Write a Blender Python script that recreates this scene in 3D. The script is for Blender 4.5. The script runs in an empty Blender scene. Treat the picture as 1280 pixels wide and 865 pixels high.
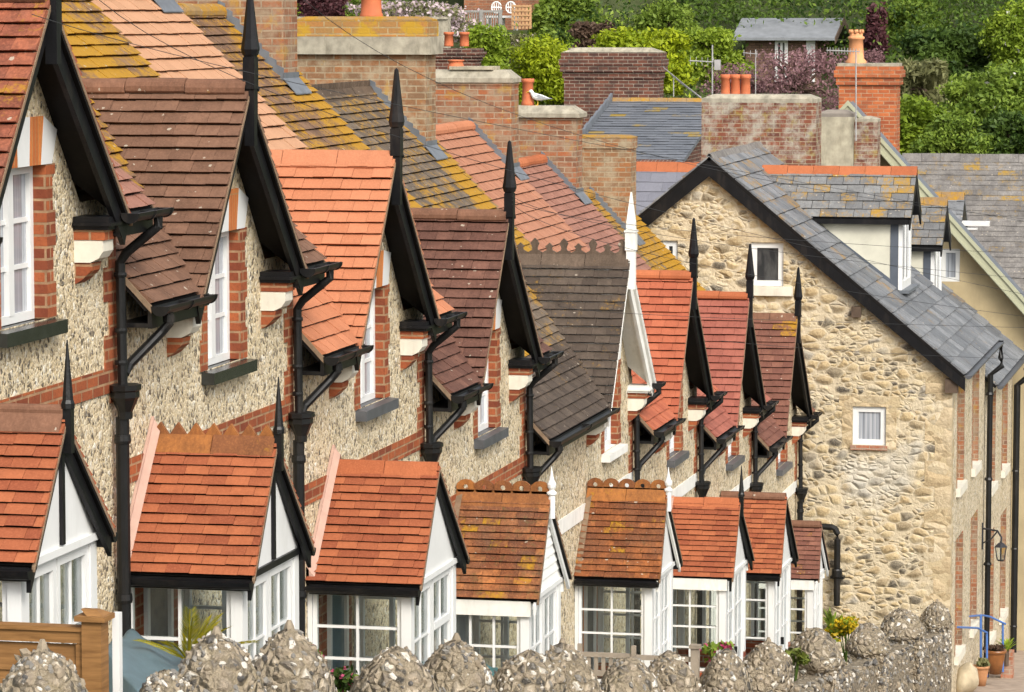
import bpy, math, random
import numpy as np
from mathutils import Vector, Matrix

random.seed(7)
sc = bpy.context.scene
COL = sc.collection
R_ = math.radians

# ------------------------------------------------------------------ camera frame (metres; X along the terrace, Y into the houses, Z up)
FPX, YH, XV, CX, CY = 4500.0, 10.0, 1650.0, 640.0, 432.5
PIT = math.atan((CY - YH) / FPX)
YAW = math.atan((XV - CX) * math.cos(PIT) / FPX)
CAM = Vector((0, -8, 0))
FH = Vector((math.cos(YAW), math.sin(YAW), 0))
RT = Vector((math.sin(YAW), -math.cos(YAW), 0))
FW = FH * math.cos(PIT) + Vector((0, 0, -math.sin(PIT)))
UP = FH * math.sin(PIT) + Vector((0, 0, math.cos(PIT)))

def on_x(px, py, X):
    d = FW * FPX + RT * (px - CX) + UP * (CY - py)
    return CAM + d * ((X - CAM.x) / d.x)

def on_y(px, py, Y):
    d = FW * FPX + RT * (px - CX) + UP * (CY - py)
    return CAM + d * ((Y - CAM.y) / d.y)

cam_d = bpy.data.cameras.new("camera")
cam_d.sensor_width = 36
cam_d.sensor_fit = 'HORIZONTAL'
cam_d.lens = 36 * FPX / 1280
cam_d.clip_end = 1000
cam = bpy.data.objects.new("camera", cam_d)
COL.objects.link(cam)
M = Matrix((RT, UP, -FW)).transposed().to_4x4()
M.translation = CAM
cam.matrix_world = M
sc.camera = cam

# ------------------------------------------------------------------ node helpers
class G:
    def __init__(s, m):
        s.m = m
        m.use_nodes = True
        s.nt = m.node_tree
        s.nt.nodes.clear()
        s.out = s.nt.nodes.new('ShaderNodeOutputMaterial')
    def n(s, t, ins=None, **props):
        nd = s.nt.nodes.new('ShaderNode' + t)
        for k, v in props.items():
            setattr(nd, k, v)
        for k, v in (ins or {}).items():
            s.set(nd.inputs[k], v)
        return nd
    def set(s, sock, v):
        if isinstance(v, bpy.types.NodeSocket):
            s.nt.links.new(v, sock)
        else:
            if sock.type == 'RGBA' and not hasattr(v, '__len__'):
                v = (v, v, v, 1)
            if sock.type == 'RGBA' and len(v) == 3:
                v = (*v, 1)
            sock.default_value = v
    def pos(s):
        return s.n('NewGeometry').outputs['Position']
    def uv(s):
        return s.n('UVMap', uv_map='UVMap').outputs[0]
    def attr(s, name):
        return s.n('Attribute', attribute_name=name).outputs['Fac']
    def map(s, v, sc_=(1, 1, 1), loc=(0, 0, 0), rot=(0, 0, 0)):
        return s.n('Mapping', {'Vector': v, 'Scale': sc_, 'Location': loc, 'Rotation': rot}).outputs[0]
    def noise(s, v, scale, detail=4, rough=.55, dist=0):
        return s.n('TexNoise', {'Vector': v, 'Scale': scale, 'Detail': detail, 'Roughness': rough, 'Distortion': dist}).outputs[0]
    def noisec(s, v, scale, detail=3):
        return s.n('TexNoise', {'Vector': v, 'Scale': scale, 'Detail': detail}).outputs[1]
    def vor(s, v, scale, feature='F1', rnd=1):
        return s.n('TexVoronoi', {'Vector': v, 'Scale': scale, 'Randomness': rnd}, feature=feature)
    def ramp(s, f, stops, interp='LINEAR'):
        nd = s.n('ValToRGB', {0: f})
        cr = nd.color_ramp
        cr.interpolation = interp
        while len(cr.elements) < len(stops):
            cr.elements.new(0.5)
        for e, (p, c) in zip(cr.elements, stops):
            e.position = p
            e.color = (*c, 1) if hasattr(c, '__len__') else (c, c, c, 1)
        return nd.outputs[0]
    def mix(s, f, a, b, mode='MIX'):
        nd = s.n('Mix', data_type='RGBA', blend_type=mode)
        s.set(nd.inputs[0], f); s.set(nd.inputs[6], a); s.set(nd.inputs[7], b)
        return nd.outputs[2]
    def math(s, op, a, b=0.0):
        nd = s.n('Math', operation=op)
        s.set(nd.inputs[0], a); s.set(nd.inputs[1], b)
        return nd.outputs[0]
    def mr(s, f, a, b, c=0, d=1):
        return s.n('MapRange', {0: f, 1: a, 2: b, 3: c, 4: d}).outputs[0]
    def sep(s, c):
        return s.n('SeparateColor', {0: c}).outputs
    def bump(s, h, strength=.5, dist=.02, normal=None):
        ins = {'Height': h, 'Strength': strength, 'Distance': dist}
        if normal is not None:
            ins['Normal'] = normal
        return s.n('Bump', ins).outputs[0]
    def done(s, col, rough=.8, normal=None, spec=.3, **kw):
        b = s.n('BsdfPrincipled', {'Base Color': col, 'Roughness': rough, 'Specular IOR Level': spec})
        if normal is not None:
            s.set(b.inputs['Normal'], normal)
        for k, v in kw.items():
            s.set(b.inputs[k.replace('_', ' ')], v)
        s.nt.links.new(b.outputs[0], s.out.inputs[0])
        return s.m

MATS = {}
def newmat(name):
    m = bpy.data.materials.new(name)
    MATS[name] = m
    return G(m)

def plain(name, col, rough=.6, var=.25, scale=6, spec=.3, bump=.15, dirt=None):
    g = newmat(name)
    p = g.pos()
    n1 = g.noise(p, scale, 5)
    c = g.mix(g.mr(n1, .3, .7), tuple(x * (1 - var) for x in col), tuple(min(1, x * (1 + var * .5)) for x in col))
    if dirt:
        n2 = g.noise(g.map(p, (1, 1, .25)), scale * 1.7, 6, .7)
        c = g.mix(g.mr(n2, .52, .75, 0, dirt[1]), c, dirt[0])
    return g.done(c, rough, g.bump(g.noise(p, scale * 12, 3), bump, .004), spec)

# flint facing: a mosaic of small cream, white, grey and black flakes in pale mortar
def flint(name, scale=27, mortar=(.66, .53, .32), bright=1.06, dark=1.0):
    g = newmat(name)
    p = g.pos()
    pw = g.n('VectorMath', {0: p, 1: g.n('VectorMath', {0: g.noisec(p, 14), 1: (.05, .05, .05)}, operation='MULTIPLY').outputs[0]}, operation='ADD').outputs[0]
    pm = g.map(pw, (1, 1, .85))
    v = g.vor(pm, scale)
    e = g.vor(pm, scale, 'DISTANCE_TO_EDGE').outputs['Distance']
    r = g.sep(v.outputs['Color'])
    k = bright
    c = g.ramp(r[0], [(0, (.05, .045, .04)), (.07 * dark, (.14, .12, .095)), (.17, (.34 * k, .28 * k, .19 * k)), (.35, (.58 * k, .48 * k, .32 * k)), (.60, (.68 * k, .58 * k, .41 * k)), (.85, (.70, .62, .46)), (1, (.86, .83, .74))])
    c = g.mix(g.mr(g.noise(p, 75, 4, .65), .38, .72, 0, .75), c, (.22, .17, .11))
    c = g.mix(g.mr(g.noise(p, 44, 3, .6), .54, .72, 0, .85), c, (.88, .84, .73))
    m = g.mr(g.math('ADD', e, g.math('MULTIPLY', g.math('SUBTRACT', g.noise(p, 40, 3), .5), .14)), .0, .10, .85, 0)
    c = g.mix(m, c, mortar)
    v2 = g.vor(g.map(p, (1, 1, .8)), 31)
    sp = g.math('LESS_THAN', g.math('ADD', v2.outputs['Distance'], g.math('MULTIPLY', g.noise(p, 120, 2), .2)), .40)
    sp = g.math('MULTIPLY', sp, g.math('GREATER_THAN', g.sep(v2.outputs['Color'])[1], 1 - .24 * dark))
    c = g.mix(g.math('MULTIPLY', sp, .85), c, (.045, .04, .035))
    c = g.mix(g.mr(g.noise(p, 1.1, 5), .35, .7, 0, .35), c, g.mix(1, c, (.86, .79, .64), 'MULTIPLY'))
    c = g.mix(g.mr(g.noise(g.map(p, (2.2, 2.2, .5)), 1.0, 6, .65), .52, .75, 0, .4), c, g.mix(1, c, (.70, .63, .50), 'MULTIPLY'))
    h = g.math('ADD', g.mr(e, 0, .3), g.math('MULTIPLY', g.noise(p, 60, 3), .5))
    return g.done(c, .75, g.bump(h, .55, .014), .3)

flint('flint_wall_facing')
flint('flint_street_facing', 26, (.60, .49, .32), 1.0, .6)

# coursed brickwork mapped in metres
def brick(name, c1, c2, mortar, soot=None, lichen=None, vari=1.0, bw=.225, rh=.077, ms=.009):
    g = newmat(name)
    u = g.uv()
    nz = g.noise(g.pos(), 4, 6, .65)
    b = g.n('TexBrick', {'Vector': u, 'Color1': (0, 0, 0, 1), 'Color2': (1, 1, 1, 1), 'Mortar': (.5, .5, .5, 1), 'Scale': 1.0, 'Mortar Size': ms, 'Mortar Smooth': .15, 'Bias': 0, 'Brick Width': bw, 'Row Height': rh})
    t = g.sep(b.outputs[0])[0]
    t = g.math('ADD', t, g.math('MULTIPLY', g.math('SUBTRACT', nz, .5), vari))
    c = g.ramp(t, [(0, c2), (.5, tuple((a + b_) / 2 for a, b_ in zip(c1, c2))), (1, c1)])
    c = g.mix(g.mr(g.noise(g.pos(), 45, 4), .45, .8, 0, .45), c, tuple(x * .55 for x in c2))
    mo = g.mix(g.mr(g.noise(g.pos(), 8, 5, .65), .35, .7), tuple(x * .55 for x in mortar), mortar)
    c = g.mix(g.math('MULTIPLY', b.outputs[1], g.mr(g.noise(g.pos(), 12, 4), .3, .6, .55, .95)), c, mo)
    if soot:
        c = g.mix(g.mr(g.noise(g.pos(), 4.2, 7, .7), .44, .64, 0, soot[1]), c, soot[0])
    if lichen:
        c = g.mix(g.mr(g.noise(g.pos(), 4.1, 7, .7), lichen[2], lichen[2] + .12, 0, lichen[1]), c, lichen[0])
    h = g.math('SUBTRACT', g.math('MULTIPLY', g.noise(g.pos(), 60, 3), .3), b.outputs[1])
    return g.done(c, .8, g.bump(h, .6, .012), .25)

brick('red_brick', (.36, .10, .035), (.17, .042, .02), (.42, .27, .15))
brick('porch_brick', (.36, .085, .035), (.17, .042, .025), (.42, .33, .25))
brick('weathered_brick', (.33, .11, .045), (.17, .085, .05), (.42, .34, .235), ((.29, .225, .15), .85), ((.38, .22, .03), .65, .545))
brick('lichen_brick', (.31, .13, .05), (.19, .11, .06), (.42, .34, .22), ((.36, .30, .20), .8), ((.42, .25, .03), .6, .60))
brick('lichen_course', (.40, .17, .05), (.30, .17, .06), (.45, .36, .2), None, ((.42, .25, .02), .9, .47))
brick('dark_brick', (.17, .062, .038), (.075, .032, .024), (.38, .32, .25), ((.03, .026, .024), .5), ((.40, .25, .03), .35, .66))
brick('orange_brick', (.52, .15, .05), (.30, .075, .03), (.50, .33, .2), ((.20, .09, .05), .4))
brick('spotted_brick', (.22, .07, .038), (.12, .045, .03), (.38, .29, .19), ((.40, .38, .31), .75), ((.30, .24, .05), .6, .55))
brick('hill_brick', (.33, .125, .06), (.20, .085, .05), (.36, .26, .17))
brick('shingle_brown', (.20, .12, .08), (.13, .08, .055), (.10, .07, .05))
brick('gauged_brick', (.60, .20, .05), (.42, .12, .035), (.50, .28, .12), bw=.055, rh=1.4, ms=.006, vari=.25)
brick('slab_brick', (.42, .13, .06), (.25, .09, .05), (.46, .37, .27), ((.40, .34, .26), .5))

# random rubble of the cottage
def rubble(name, sx, cols, mortar, edge=(.015, .085), bumps=1.0, patch=None):
    g = newmat(name)
    p = g.pos()
    off = g.n('VectorMath', {0: g.noisec(p, 3.2), 1: (.10, .10, .08)}, operation='MULTIPLY').outputs[0]
    pw = g.n('VectorMath', {0: p, 1: off}, operation='ADD').outputs[0]
    pm = g.map(pw, (1, .9, 1.5))
    v = g.vor(pm, sx)
    e = g.vor(pm, sx, 'DISTANCE_TO_EDGE').outputs['Distance']
    v2 = g.vor(pm, sx * 1.75)
    e2 = g.vor(pm, sx * 1.75, 'DISTANCE_TO_EDGE').outputs['Distance']
    big = g.math('GREATER_THAN', g.sep(v.outputs['Color'])[2], .36)
    r = g.mix(big, v2.outputs['Color'], v.outputs['Color'])
    ee = g.n('Mix', {0: big, 2: g.math('MULTIPLY', e2, .6), 3: e}).outputs[0]
    rr = g.sep(r)
    c = g.ramp(rr[0], cols)
    c = g.mix(g.mr(g.noise(p, 14, 6, .65), .35, .7, 0, .55), c, g.mix(1, c, (.60, .52, .42), 'MULTIPLY'))
    c = g.mix(g.mr(g.noise(p, 50, 3), .45, .75, 0, .35), c, (.72, .60, .40))
    f1 = g.n('Mix', {0: big, 2: g.math('MULTIPLY', v2.outputs['Distance'], .9), 3: v.outputs['Distance']}).outputs[0]
    ee = g.math('MINIMUM', ee, g.math('MULTIPLY', g.math('SUBTRACT', .72, f1), .5))
    wob = g.math('ADD', ee, g.math('MULTIPLY', g.math('SUBTRACT', g.noise(p, 16, 4), .5), .10))
    m = g.mr(wob, edge[0], edge[1], 1, 0)
    c = g.mix(m, c, g.mix(g.noise(p, 6, 4), tuple(x * .78 for x in mortar), mortar))
    if patch:
        c = g.mix(g.mr(g.noise(p, .75, 5, .6), patch[1], patch[1] + .1, 0, .75), c, g.mix(g.noise(p, 9, 4), tuple(x * .8 for x in patch[0]), patch[0]))
    c = g.mix(g.mr(g.noise(p, .55, 6, .65), .40, .72, 0, .5), c, g.mix(1, c, (.74, .68, .55), 'MULTIPLY'))
    h = g.math('ADD', g.mr(wob, 0, .26), g.math('MULTIPLY', g.noise(p, 22, 5, .6), .55))
    return g.done(c, .85, g.bump(h, bumps, .07), .2)

rubble('rubble_stone', 5.0, [(0, (.11, .10, .088)), (.07, (.21, .187, .148)), (.15, (.36, .29, .185)), (.30, (.48, .37, .215)), (.5, (.555, .445, .27)), (.72, (.60, .50, .33)), (.88, (.63, .555, .41)), (1, (.36, .335, .29))], (.64, .545, .39), edge=(.01, .12), bumps=.6, patch=((.56, .525, .45), .535))

# flint-and-cobble garden wall
def cobble(name, scale, bumps):
    g = newmat(name)
    p = g.pos()
    off = g.n('VectorMath', {0: g.noisec(p, 6), 1: (.07, .07, .07)}, operation='MULTIPLY').outputs[0]
    pw = g.n('VectorMath', {0: p, 1: off}, operation='ADD').outputs[0]
    v = g.vor(pw, scale)
    e = g.vor(pw, scale, 'DISTANCE_TO_EDGE').outputs['Distance']
    r = g.sep(v.outputs['Color'])
    stone = g.ramp(r[0], [(0, (.06, .054, .046)), (.15, (.15, .13, .105)), (.42, (.27, .22, .16)), (.72, (.38, .31, .225)), (.90, (.50, .43, .33)), (1, (.78, .75, .67))])
    mort = g.mix(g.noise(p, 26, 6, .7), (.14, .115, .08), (.38, .31, .21))
    m = g.math('MAXIMUM', g.mr(e, .06, .2, 1, 0), g.math('GREATER_THAN', g.math('ADD', r[1], g.math('MULTIPLY', g.noise(p, 5, 3), .4)), .98))
    c = g.mix(m, stone, mort)
    c = g.mix(g.mr(g.noise(p, 3.2, 6, .7), .56, .72, 0, .55), c, (.25, .20, .10))
    c = g.mix(g.mr(g.noise(p, 95, 2), .5, .8, 0, .45), c, (.48, .43, .34))
    h = g.math('ADD', g.mr(e, 0, .35), g.math('MULTIPLY', g.noise(p, 40, 4), .7))
    return g.done(c, .85, g.bump(h, bumps, .04), .25)
cobble('cobble_wall', 15, 1.0)
cobble('cobble_cap', 13, 1.0)

# clay and slate tiles: tint = one value per tile, lich = lichen given per tile
def tile(name, ca, cb, cd=None, lichen=(.46, .24, .014), auto=0.0, spots=.0, blotch=.35, rough=.8, moss=0.0):
    g = newmat(name)
    p = g.pos()
    t = g.attr('tint')
    c = g.mix(t, ca, cb)
    stn = g.math('ADD', g.math('MULTIPLY', g.noise(p, 1.6, 6, .65), .6), g.math('MULTIPLY', g.noise(g.map(p, (6, 6, 1.2)), 1.0, 4, .6), .4))
    c = g.mix(g.mr(stn, .46, .70, 0, min(.75, blotch * 1.5)), c, tuple(x * .36 for x in ca))
    if cd:
        c = g.mix(g.mr(g.noise(p, 2.3, 5, .6), .42, .66, 0, .8), c, g.mix(t, tuple(x * .8 for x in cd), cd))
    c = g.mix(g.mr(g.noise(p, 9, 5, .65), .4, .75, 0, blotch), c, tuple(x * .42 for x in ca))
    c = g.mix(g.mr(g.noise(p, 70, 2), .45, .8, 0, .25), c, tuple(min(1, x * 1.5 + .02) for x in cb))
    st = g.noise(g.map(p, (34, 34, 5)), 1.0, 4, .6)
    c = g.mix(g.mr(st, .42, .72, 0, blotch * .9), c, tuple(x * .55 for x in ca))
    if moss:
        c = g.mix(g.mr(g.noise(p, 13, 6, .7), .62 - moss * .15, .75, 0, .8), c, (.09, .085, .03))
    l = g.math('ADD', g.attr('lich'), auto)
    lm = g.mr(g.math('ADD', g.math('ADD', g.math('MULTIPLY', g.noise(p, 7, 7, .75), .7), g.math('MULTIPLY', g.noise(p, 38, 4, .6), .35)), g.math('ADD', g.math('MULTIPLY', l, .36), g.math('MULTIPLY', g.math('MULTIPLY', g.math('SUBTRACT', g.noise(p, 1.9, 4, .6), .5), g.math('GREATER_THAN', l, .05)), .5))), .66, .80, 0, 1)
    lc = g.mix(g.noise(p, 30, 4), tuple(x * .55 for x in lichen), lichen)
    c = g.mix(g.math('MULTIPLY', lm, .92), c, lc)
    if spots:
        v = g.vor(g.n('VectorMath', {0: p, 1: g.n('VectorMath', {0: g.noisec(p, 40), 1: (.03, .03, .03)}, operation='MULTIPLY').outputs[0]}, operation='ADD').outputs[0], 17)
        r = g.sep(v.outputs['Color'])
        d = g.math('ADD', v.outputs['Distance'], g.math('MULTIPLY', g.noise(p, 60, 2), .12))
        sm = g.math('MULTIPLY', g.math('LESS_THAN', d, g.math('MULTIPLY', g.math('MULTIPLY', r[0], r[2]), .40)), g.math('LESS_THAN', r[1], spots))
        c = g.mix(g.math('MULTIPLY', sm, .75), c, (.42, .36, .28))
    return g.done(c, rough, g.bump(g.noise(p, 45, 4), .35, .006), .25)

tile('tiles_red_weathered', (.20, .062, .036), (.46, .15, .075), (.13, .062, .045), auto=.10, spots=.5, blotch=.6)
tile('tiles_brown', (.145, .075, .046), (.205, .108, .067), spots=.6, blotch=.4)
tile('tiles_brown_lichen', (.14, .08, .05), (.24, .14, .085), auto=.34, spots=.5, blotch=.5)
tile('tiles_pale_orange', (0.410, 0.221, 0.124), (0.464, 0.254, 0.146), blotch=.06)
tile('tiles_apricot', (0.403, 0.151, 0.073), (0.479, 0.189, 0.095), blotch=.12)
tile('tiles_pink', (.25, .115, .08), (.32, .155, .11), blotch=.25)
tile('tiles_salmon', (.33, .145, .085), (.40, .185, .11), blotch=.15)
tile('tiles_umber', (.115, .052, .037), (.19, .09, .062), spots=.6, blotch=.55)
tile('tiles_charcoal', (.062, .045, .034), (.115, .086, .064), spots=.6, blotch=.5, auto=.06)
tile('tiles_grey_brown', (.105, .08, .058), (.20, .155, .115), spots=.5, blotch=.55, auto=.34)
tile('tiles_coral', (0.328, 0.086, 0.044), (0.416, 0.126, 0.063), blotch=.2)
tile('tiles_rose', (0.252, 0.078, 0.054), (0.353, 0.120, 0.082), blotch=.25)
tile('tiles_plum_brown', (0.151, 0.060, 0.042), (0.233, 0.101, 0.067), spots=.5, auto=.03)
tile('tiles_new_orange', (.235, .062, .028), (.375, .12, .05), blotch=.2)
tile('tiles_mixed_orange', (.17, .055, .026), (.50, .19, .06), (.13, .075, .05), spots=.5, blotch=.7, moss=.55, auto=.03)
tile('tiles_burnt_orange', (.17, .055, .022), (.44, .15, .042), (.14, .07, .042), blotch=.65, spots=.4, auto=.05, moss=.25)
tile('ridge_orange', (0.340, 0.098, 0.038), (0.428, 0.139, 0.057), blotch=.2)
tile('ridge_pale', (0.428, 0.164, 0.082), (0.479, 0.195, 0.101), blotch=.15)
tile('ridge_brown', (0.164, 0.079, 0.047), (0.227, 0.111, 0.066), spots=.6, blotch=.45)
tile('ridge_dark', (0.095, 0.066, 0.045), (0.151, 0.107, 0.076), spots=.6, blotch=.5, auto=.04)
tile('ridge_rust', (0.202, 0.076, 0.032), (0.378, 0.145, 0.035), blotch=.5, auto=.06)
tile('ridge_lichen', (0.252, 0.164, 0.088), (0.328, 0.214, 0.088), auto=.55, spots=.3)
tile('slate_blue', (.14, .147, .155), (.235, .24, .245), blotch=.45, auto=.07, rough=.65, lichen=(.36, .21, .05), spots=.3)
tile('slate_lichen', (.15, .15, .15), (.225, .225, .22), blotch=.45, auto=.10, rough=.7, spots=.5, lichen=(.42, .24, .03))
tile('slate_dark', (.12, .13, .148), (.165, .175, .192), blotch=.3, auto=.03, rough=.5, lichen=(.40, .26, .03))
tile('slate_encrusted', (.15, .138, .128), (.23, .215, .20), (.28, .26, .235), blotch=.6, auto=.06, spots=.6, lichen=(.40, .24, .03))
tile('slate_violet', (.155, .155, .18), (.20, .20, .225), blotch=.15, rough=.55)

plain('black_paint', (.007, .007, .008), .42, .4, 5, .25, .25, ((.035, .029, .024), .6))
plain('black_iron', (.007, .007, .007), .42, .4, 5, .35, .3, ((.04, .032, .026), .55))
plain('black_soffit', (.006, .005, .0045), .6, .5, 4, .2, .3, ((.014, .010, .008), .6))
plain('white_paint', (.69, .69, .67), .4, .06, 3, .4, .05, ((.50, .49, .44), .35))
plain('white_weathered', (.74, .73, .68), .55, .12, 5, .3, .2, ((.45, .43, .36), .5))
plain('white_boarding', (.76, .76, .72), .5, .06, 3)
plain('pale_render', (.56, .54, .44), .7, .15, 3)
plain('cream_stone', (.66, .62, .52), .75, .15, 6, .3, .3, ((.35, .30, .22), .4))
plain('grey_sill', (.085, .088, .095), .45, .3, 8, .4, .2)
plain('black_sill', (.022, .024, .022), .25, .4, 8, .5, .2)
plain('mortar', (.22, .15, .095), .9, .25, 14, .2, .5, ((.28, .22, .15), .5))
plain('pink_mortar', (.44, .285, .225), .9, .12, 9, .2, .4)
plain('lead', (.135, .148, .165), .5, .25, 7, .4, .2)
plain('concrete', (.36, .325, .25), .85, .35, 7, .2, .6, ((.15, .13, .09), .75))
plain('grey_render', (.38, .34, .25), .9, .3, 6, .2, .5, ((.18, .15, .10), .6))
plain('terracotta', (.52, .15, .065), .75, .2, 6, .25, .3, ((.30, .12, .06), .4))
plain('terracotta_pale', (.66, .30, .14), .8, .2, 7, .25, .3)
plain('beige_render', (.44, .355, .21), .85, .16, 2, .2, .4, ((.28, .22, .14), .5))
plain('beige_front', (.62, .47, .30), .85, .08, 2, .2, .2)
plain('sage_paint', (.38, .38, .26), .5, .1, 4, .3, .1)
plain('dark_blue_paint', (.085, .098, .12), .5, .2, 4)
plain('blue_paint', (.07, .16, .42), .4, .1, 4, .4)
plain('tarp_slate_blue', (.10, .155, .175), .55, .15, 9, .4, .5)
plain('tarp_teal', (.045, .155, .16), .5, .25, 9, .4, .5)
plain('silver_wood', (.30, .25, .19), .85, .25, 9, .2, .3)
plain('bare_wood', (.10, .07, .05), .9, .3, 9, .2, .3)
plain('dark_interior', (.03, .028, .026), .9, .3, 5)
plain('curtain_grey', (.42, .43, .43), .9, .12, 6)
plain('slab_floor', (.22, .19, .16), .9, .25, 4)
plain('glazed_pot', (.22, .085, .025), .3, .3, 7, .5)
plain('clay_pot', (.42, .20, .09), .7, .2, 7)
plain('boulder_stone', (.48, .40, .27), .9, .3, 5, .2, .8, ((.25, .22, .14), .6))
plain('aerial_metal', (.35, .34, .33), .5, .2, 6, .5)
plain('wire_black', (.03, .03, .03), .6, .2, 6)
plain('feather_white', (.80, .80, .78), .8, .05, 9)
plain('feather_grey', (.33, .34, .36), .8, .1, 9)
plain('beak_yellow', (.60, .38, .04), .5, .1, 9)
plain('lantern_metal', (.03, .03, .035), .4, .3, 9)
plain('grey_felt', (.21, .22, .23), .85, .2, 4, .2, .2)
plain('asphalt', (.065, .063, .062), .9, .3, 8, .2, .6)
plain('pink_paving', (.36, .285, .225), .9, .25, 5, .2, .5)
plain('earth', (.06, .075, .028), .95, .4, .8, .2, .6)
plain('stone_white', (.70, .68, .62), .8, .1, 8)
plain('grey_railing', (.27, .26, .24), .8, .2, 6)
plain('tan_wood', (.48, .28, .14), .8, .2, 6)
plain('pale_blue', (.48, .55, .68), .5, .1, 6)

def wood(name, a, b):
    g = newmat(name)
    p = g.pos()
    n1 = g.noise(g.map(p, (1, 1.2, 14)), 3, 6, .6, .6)
    c = g.mix(g.mr(n1, .3, .7), a, b)
    v = g.vor(g.map(p, (1, 1, 2)), 3.3)
    c = g.mix(g.mr(v.outputs['Distance'], .02, .09, .8, 0), c, tuple(x * .35 for x in a))
    return g.done(c, .7, g.bump(n1, .4, .004), .3)
wood('fence_wood', (.16, .075, .022), (.30, .15, .05))

def glass(name, tint, fac):
    g = newmat(name)
    p = g.pos()
    fr = g.n('Fresnel', {'IOR': 1.5, 'Normal': g.bump(g.noise(p, 1.6, 2), .06, .05)}).outputs[0]
    a = g.n('BsdfTransparent', {'Color': tint})
    b = g.n('BsdfGlossy', {'Color': (.95, .97, 1, 1), 'Roughness': .02, 'Normal': g.bump(g.noise(p, 1.6, 2), .06, .05)})
    mx = g.n('MixShader', {0: g.math('MINIMUM', g.math('MULTIPLY', fr, fac), 1.0), 1: a.outputs[0], 2: b.outputs[0]})
    g.nt.links.new(mx.outputs[0], g.out.inputs[0])
glass('window_glass', (.93, .95, .94, 1), .75)
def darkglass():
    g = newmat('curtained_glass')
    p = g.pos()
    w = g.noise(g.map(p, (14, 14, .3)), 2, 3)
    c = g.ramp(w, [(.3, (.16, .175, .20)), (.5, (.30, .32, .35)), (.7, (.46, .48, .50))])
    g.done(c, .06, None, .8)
    g = newmat('deep_glass')
    p = g.pos()
    w = g.noise(g.map(p, (3, 3, 1)), 2, 3)
    g.done(g.ramp(w, [(.35, (.03, .032, .034)), (.7, (.13, .13, .125))]), .06, None, .8)
darkglass()

def leafmat(name, a, b, tr=.35, rough=.55):
    g = newmat(name)
    t = g.attr('tint')
    c = g.mix(t, a, b)
    c = g.mix(g.mr(g.noise(g.pos(), .6, 3), .35, .7, 0, .5), c, tuple(x * .6 for x in a))
    d = g.n('BsdfPrincipled', {'Base Color': c, 'Roughness': rough, 'Specular IOR Level': .25})
    tl = g.n('BsdfTranslucent', {'Color': c})
    mx = g.n('MixShader', {0: tr, 1: d.outputs[0], 2: tl.outputs[0]})
    g.nt.links.new(mx.outputs[0], g.out.inputs[0])
leafmat('leaf_mid', (.10, .17, .020), (.30, .40, .055))
leafmat('leaf_deep', (.03, .065, .012), (.12, .19, .03))
leafmat('leaf_bright', (.20, .28, .010), (.45, .50, .02))
leafmat('leaf_fresh', (.14, .22, .015), (.36, .46, .045))
leafmat('leaf_olive', (.14, .15, .055), (.32, .31, .14))
leafmat('leaf_purple', (.07, .025, .03), (.17, .065, .07))
leafmat('leaf_rosy', (.20, .095, .10), (.42, .25, .26))
leafmat('leaf_bronze', (.09, .055, .035), (.19, .12, .08))
leafmat('petal_blush', (.55, .40, .42), (.80, .68, .70))
leafmat('petal_white', (.60, .58, .50), (.80, .78, .72))
leafmat('petal_pink', (.50, .05, .14), (.70, .15, .26))
leafmat('petal_yellow', (.50, .34, .01), (.70, .50, .02))
leafmat('leaf_palm', (.13, .15, .008), (.42, .34, .015))
leafmat('leaf_twig', (.13, .09, .06), (.24, .17, .12), .1)
leafmat('leaf_moss', (.06, .09, .01), (.16, .18, .03), .1)

# ------------------------------------------------------------------ mesh builder
ORIGIN = {}
def root_of(o):
    while o.parent is not None:
        o = o.parent
    return o

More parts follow.
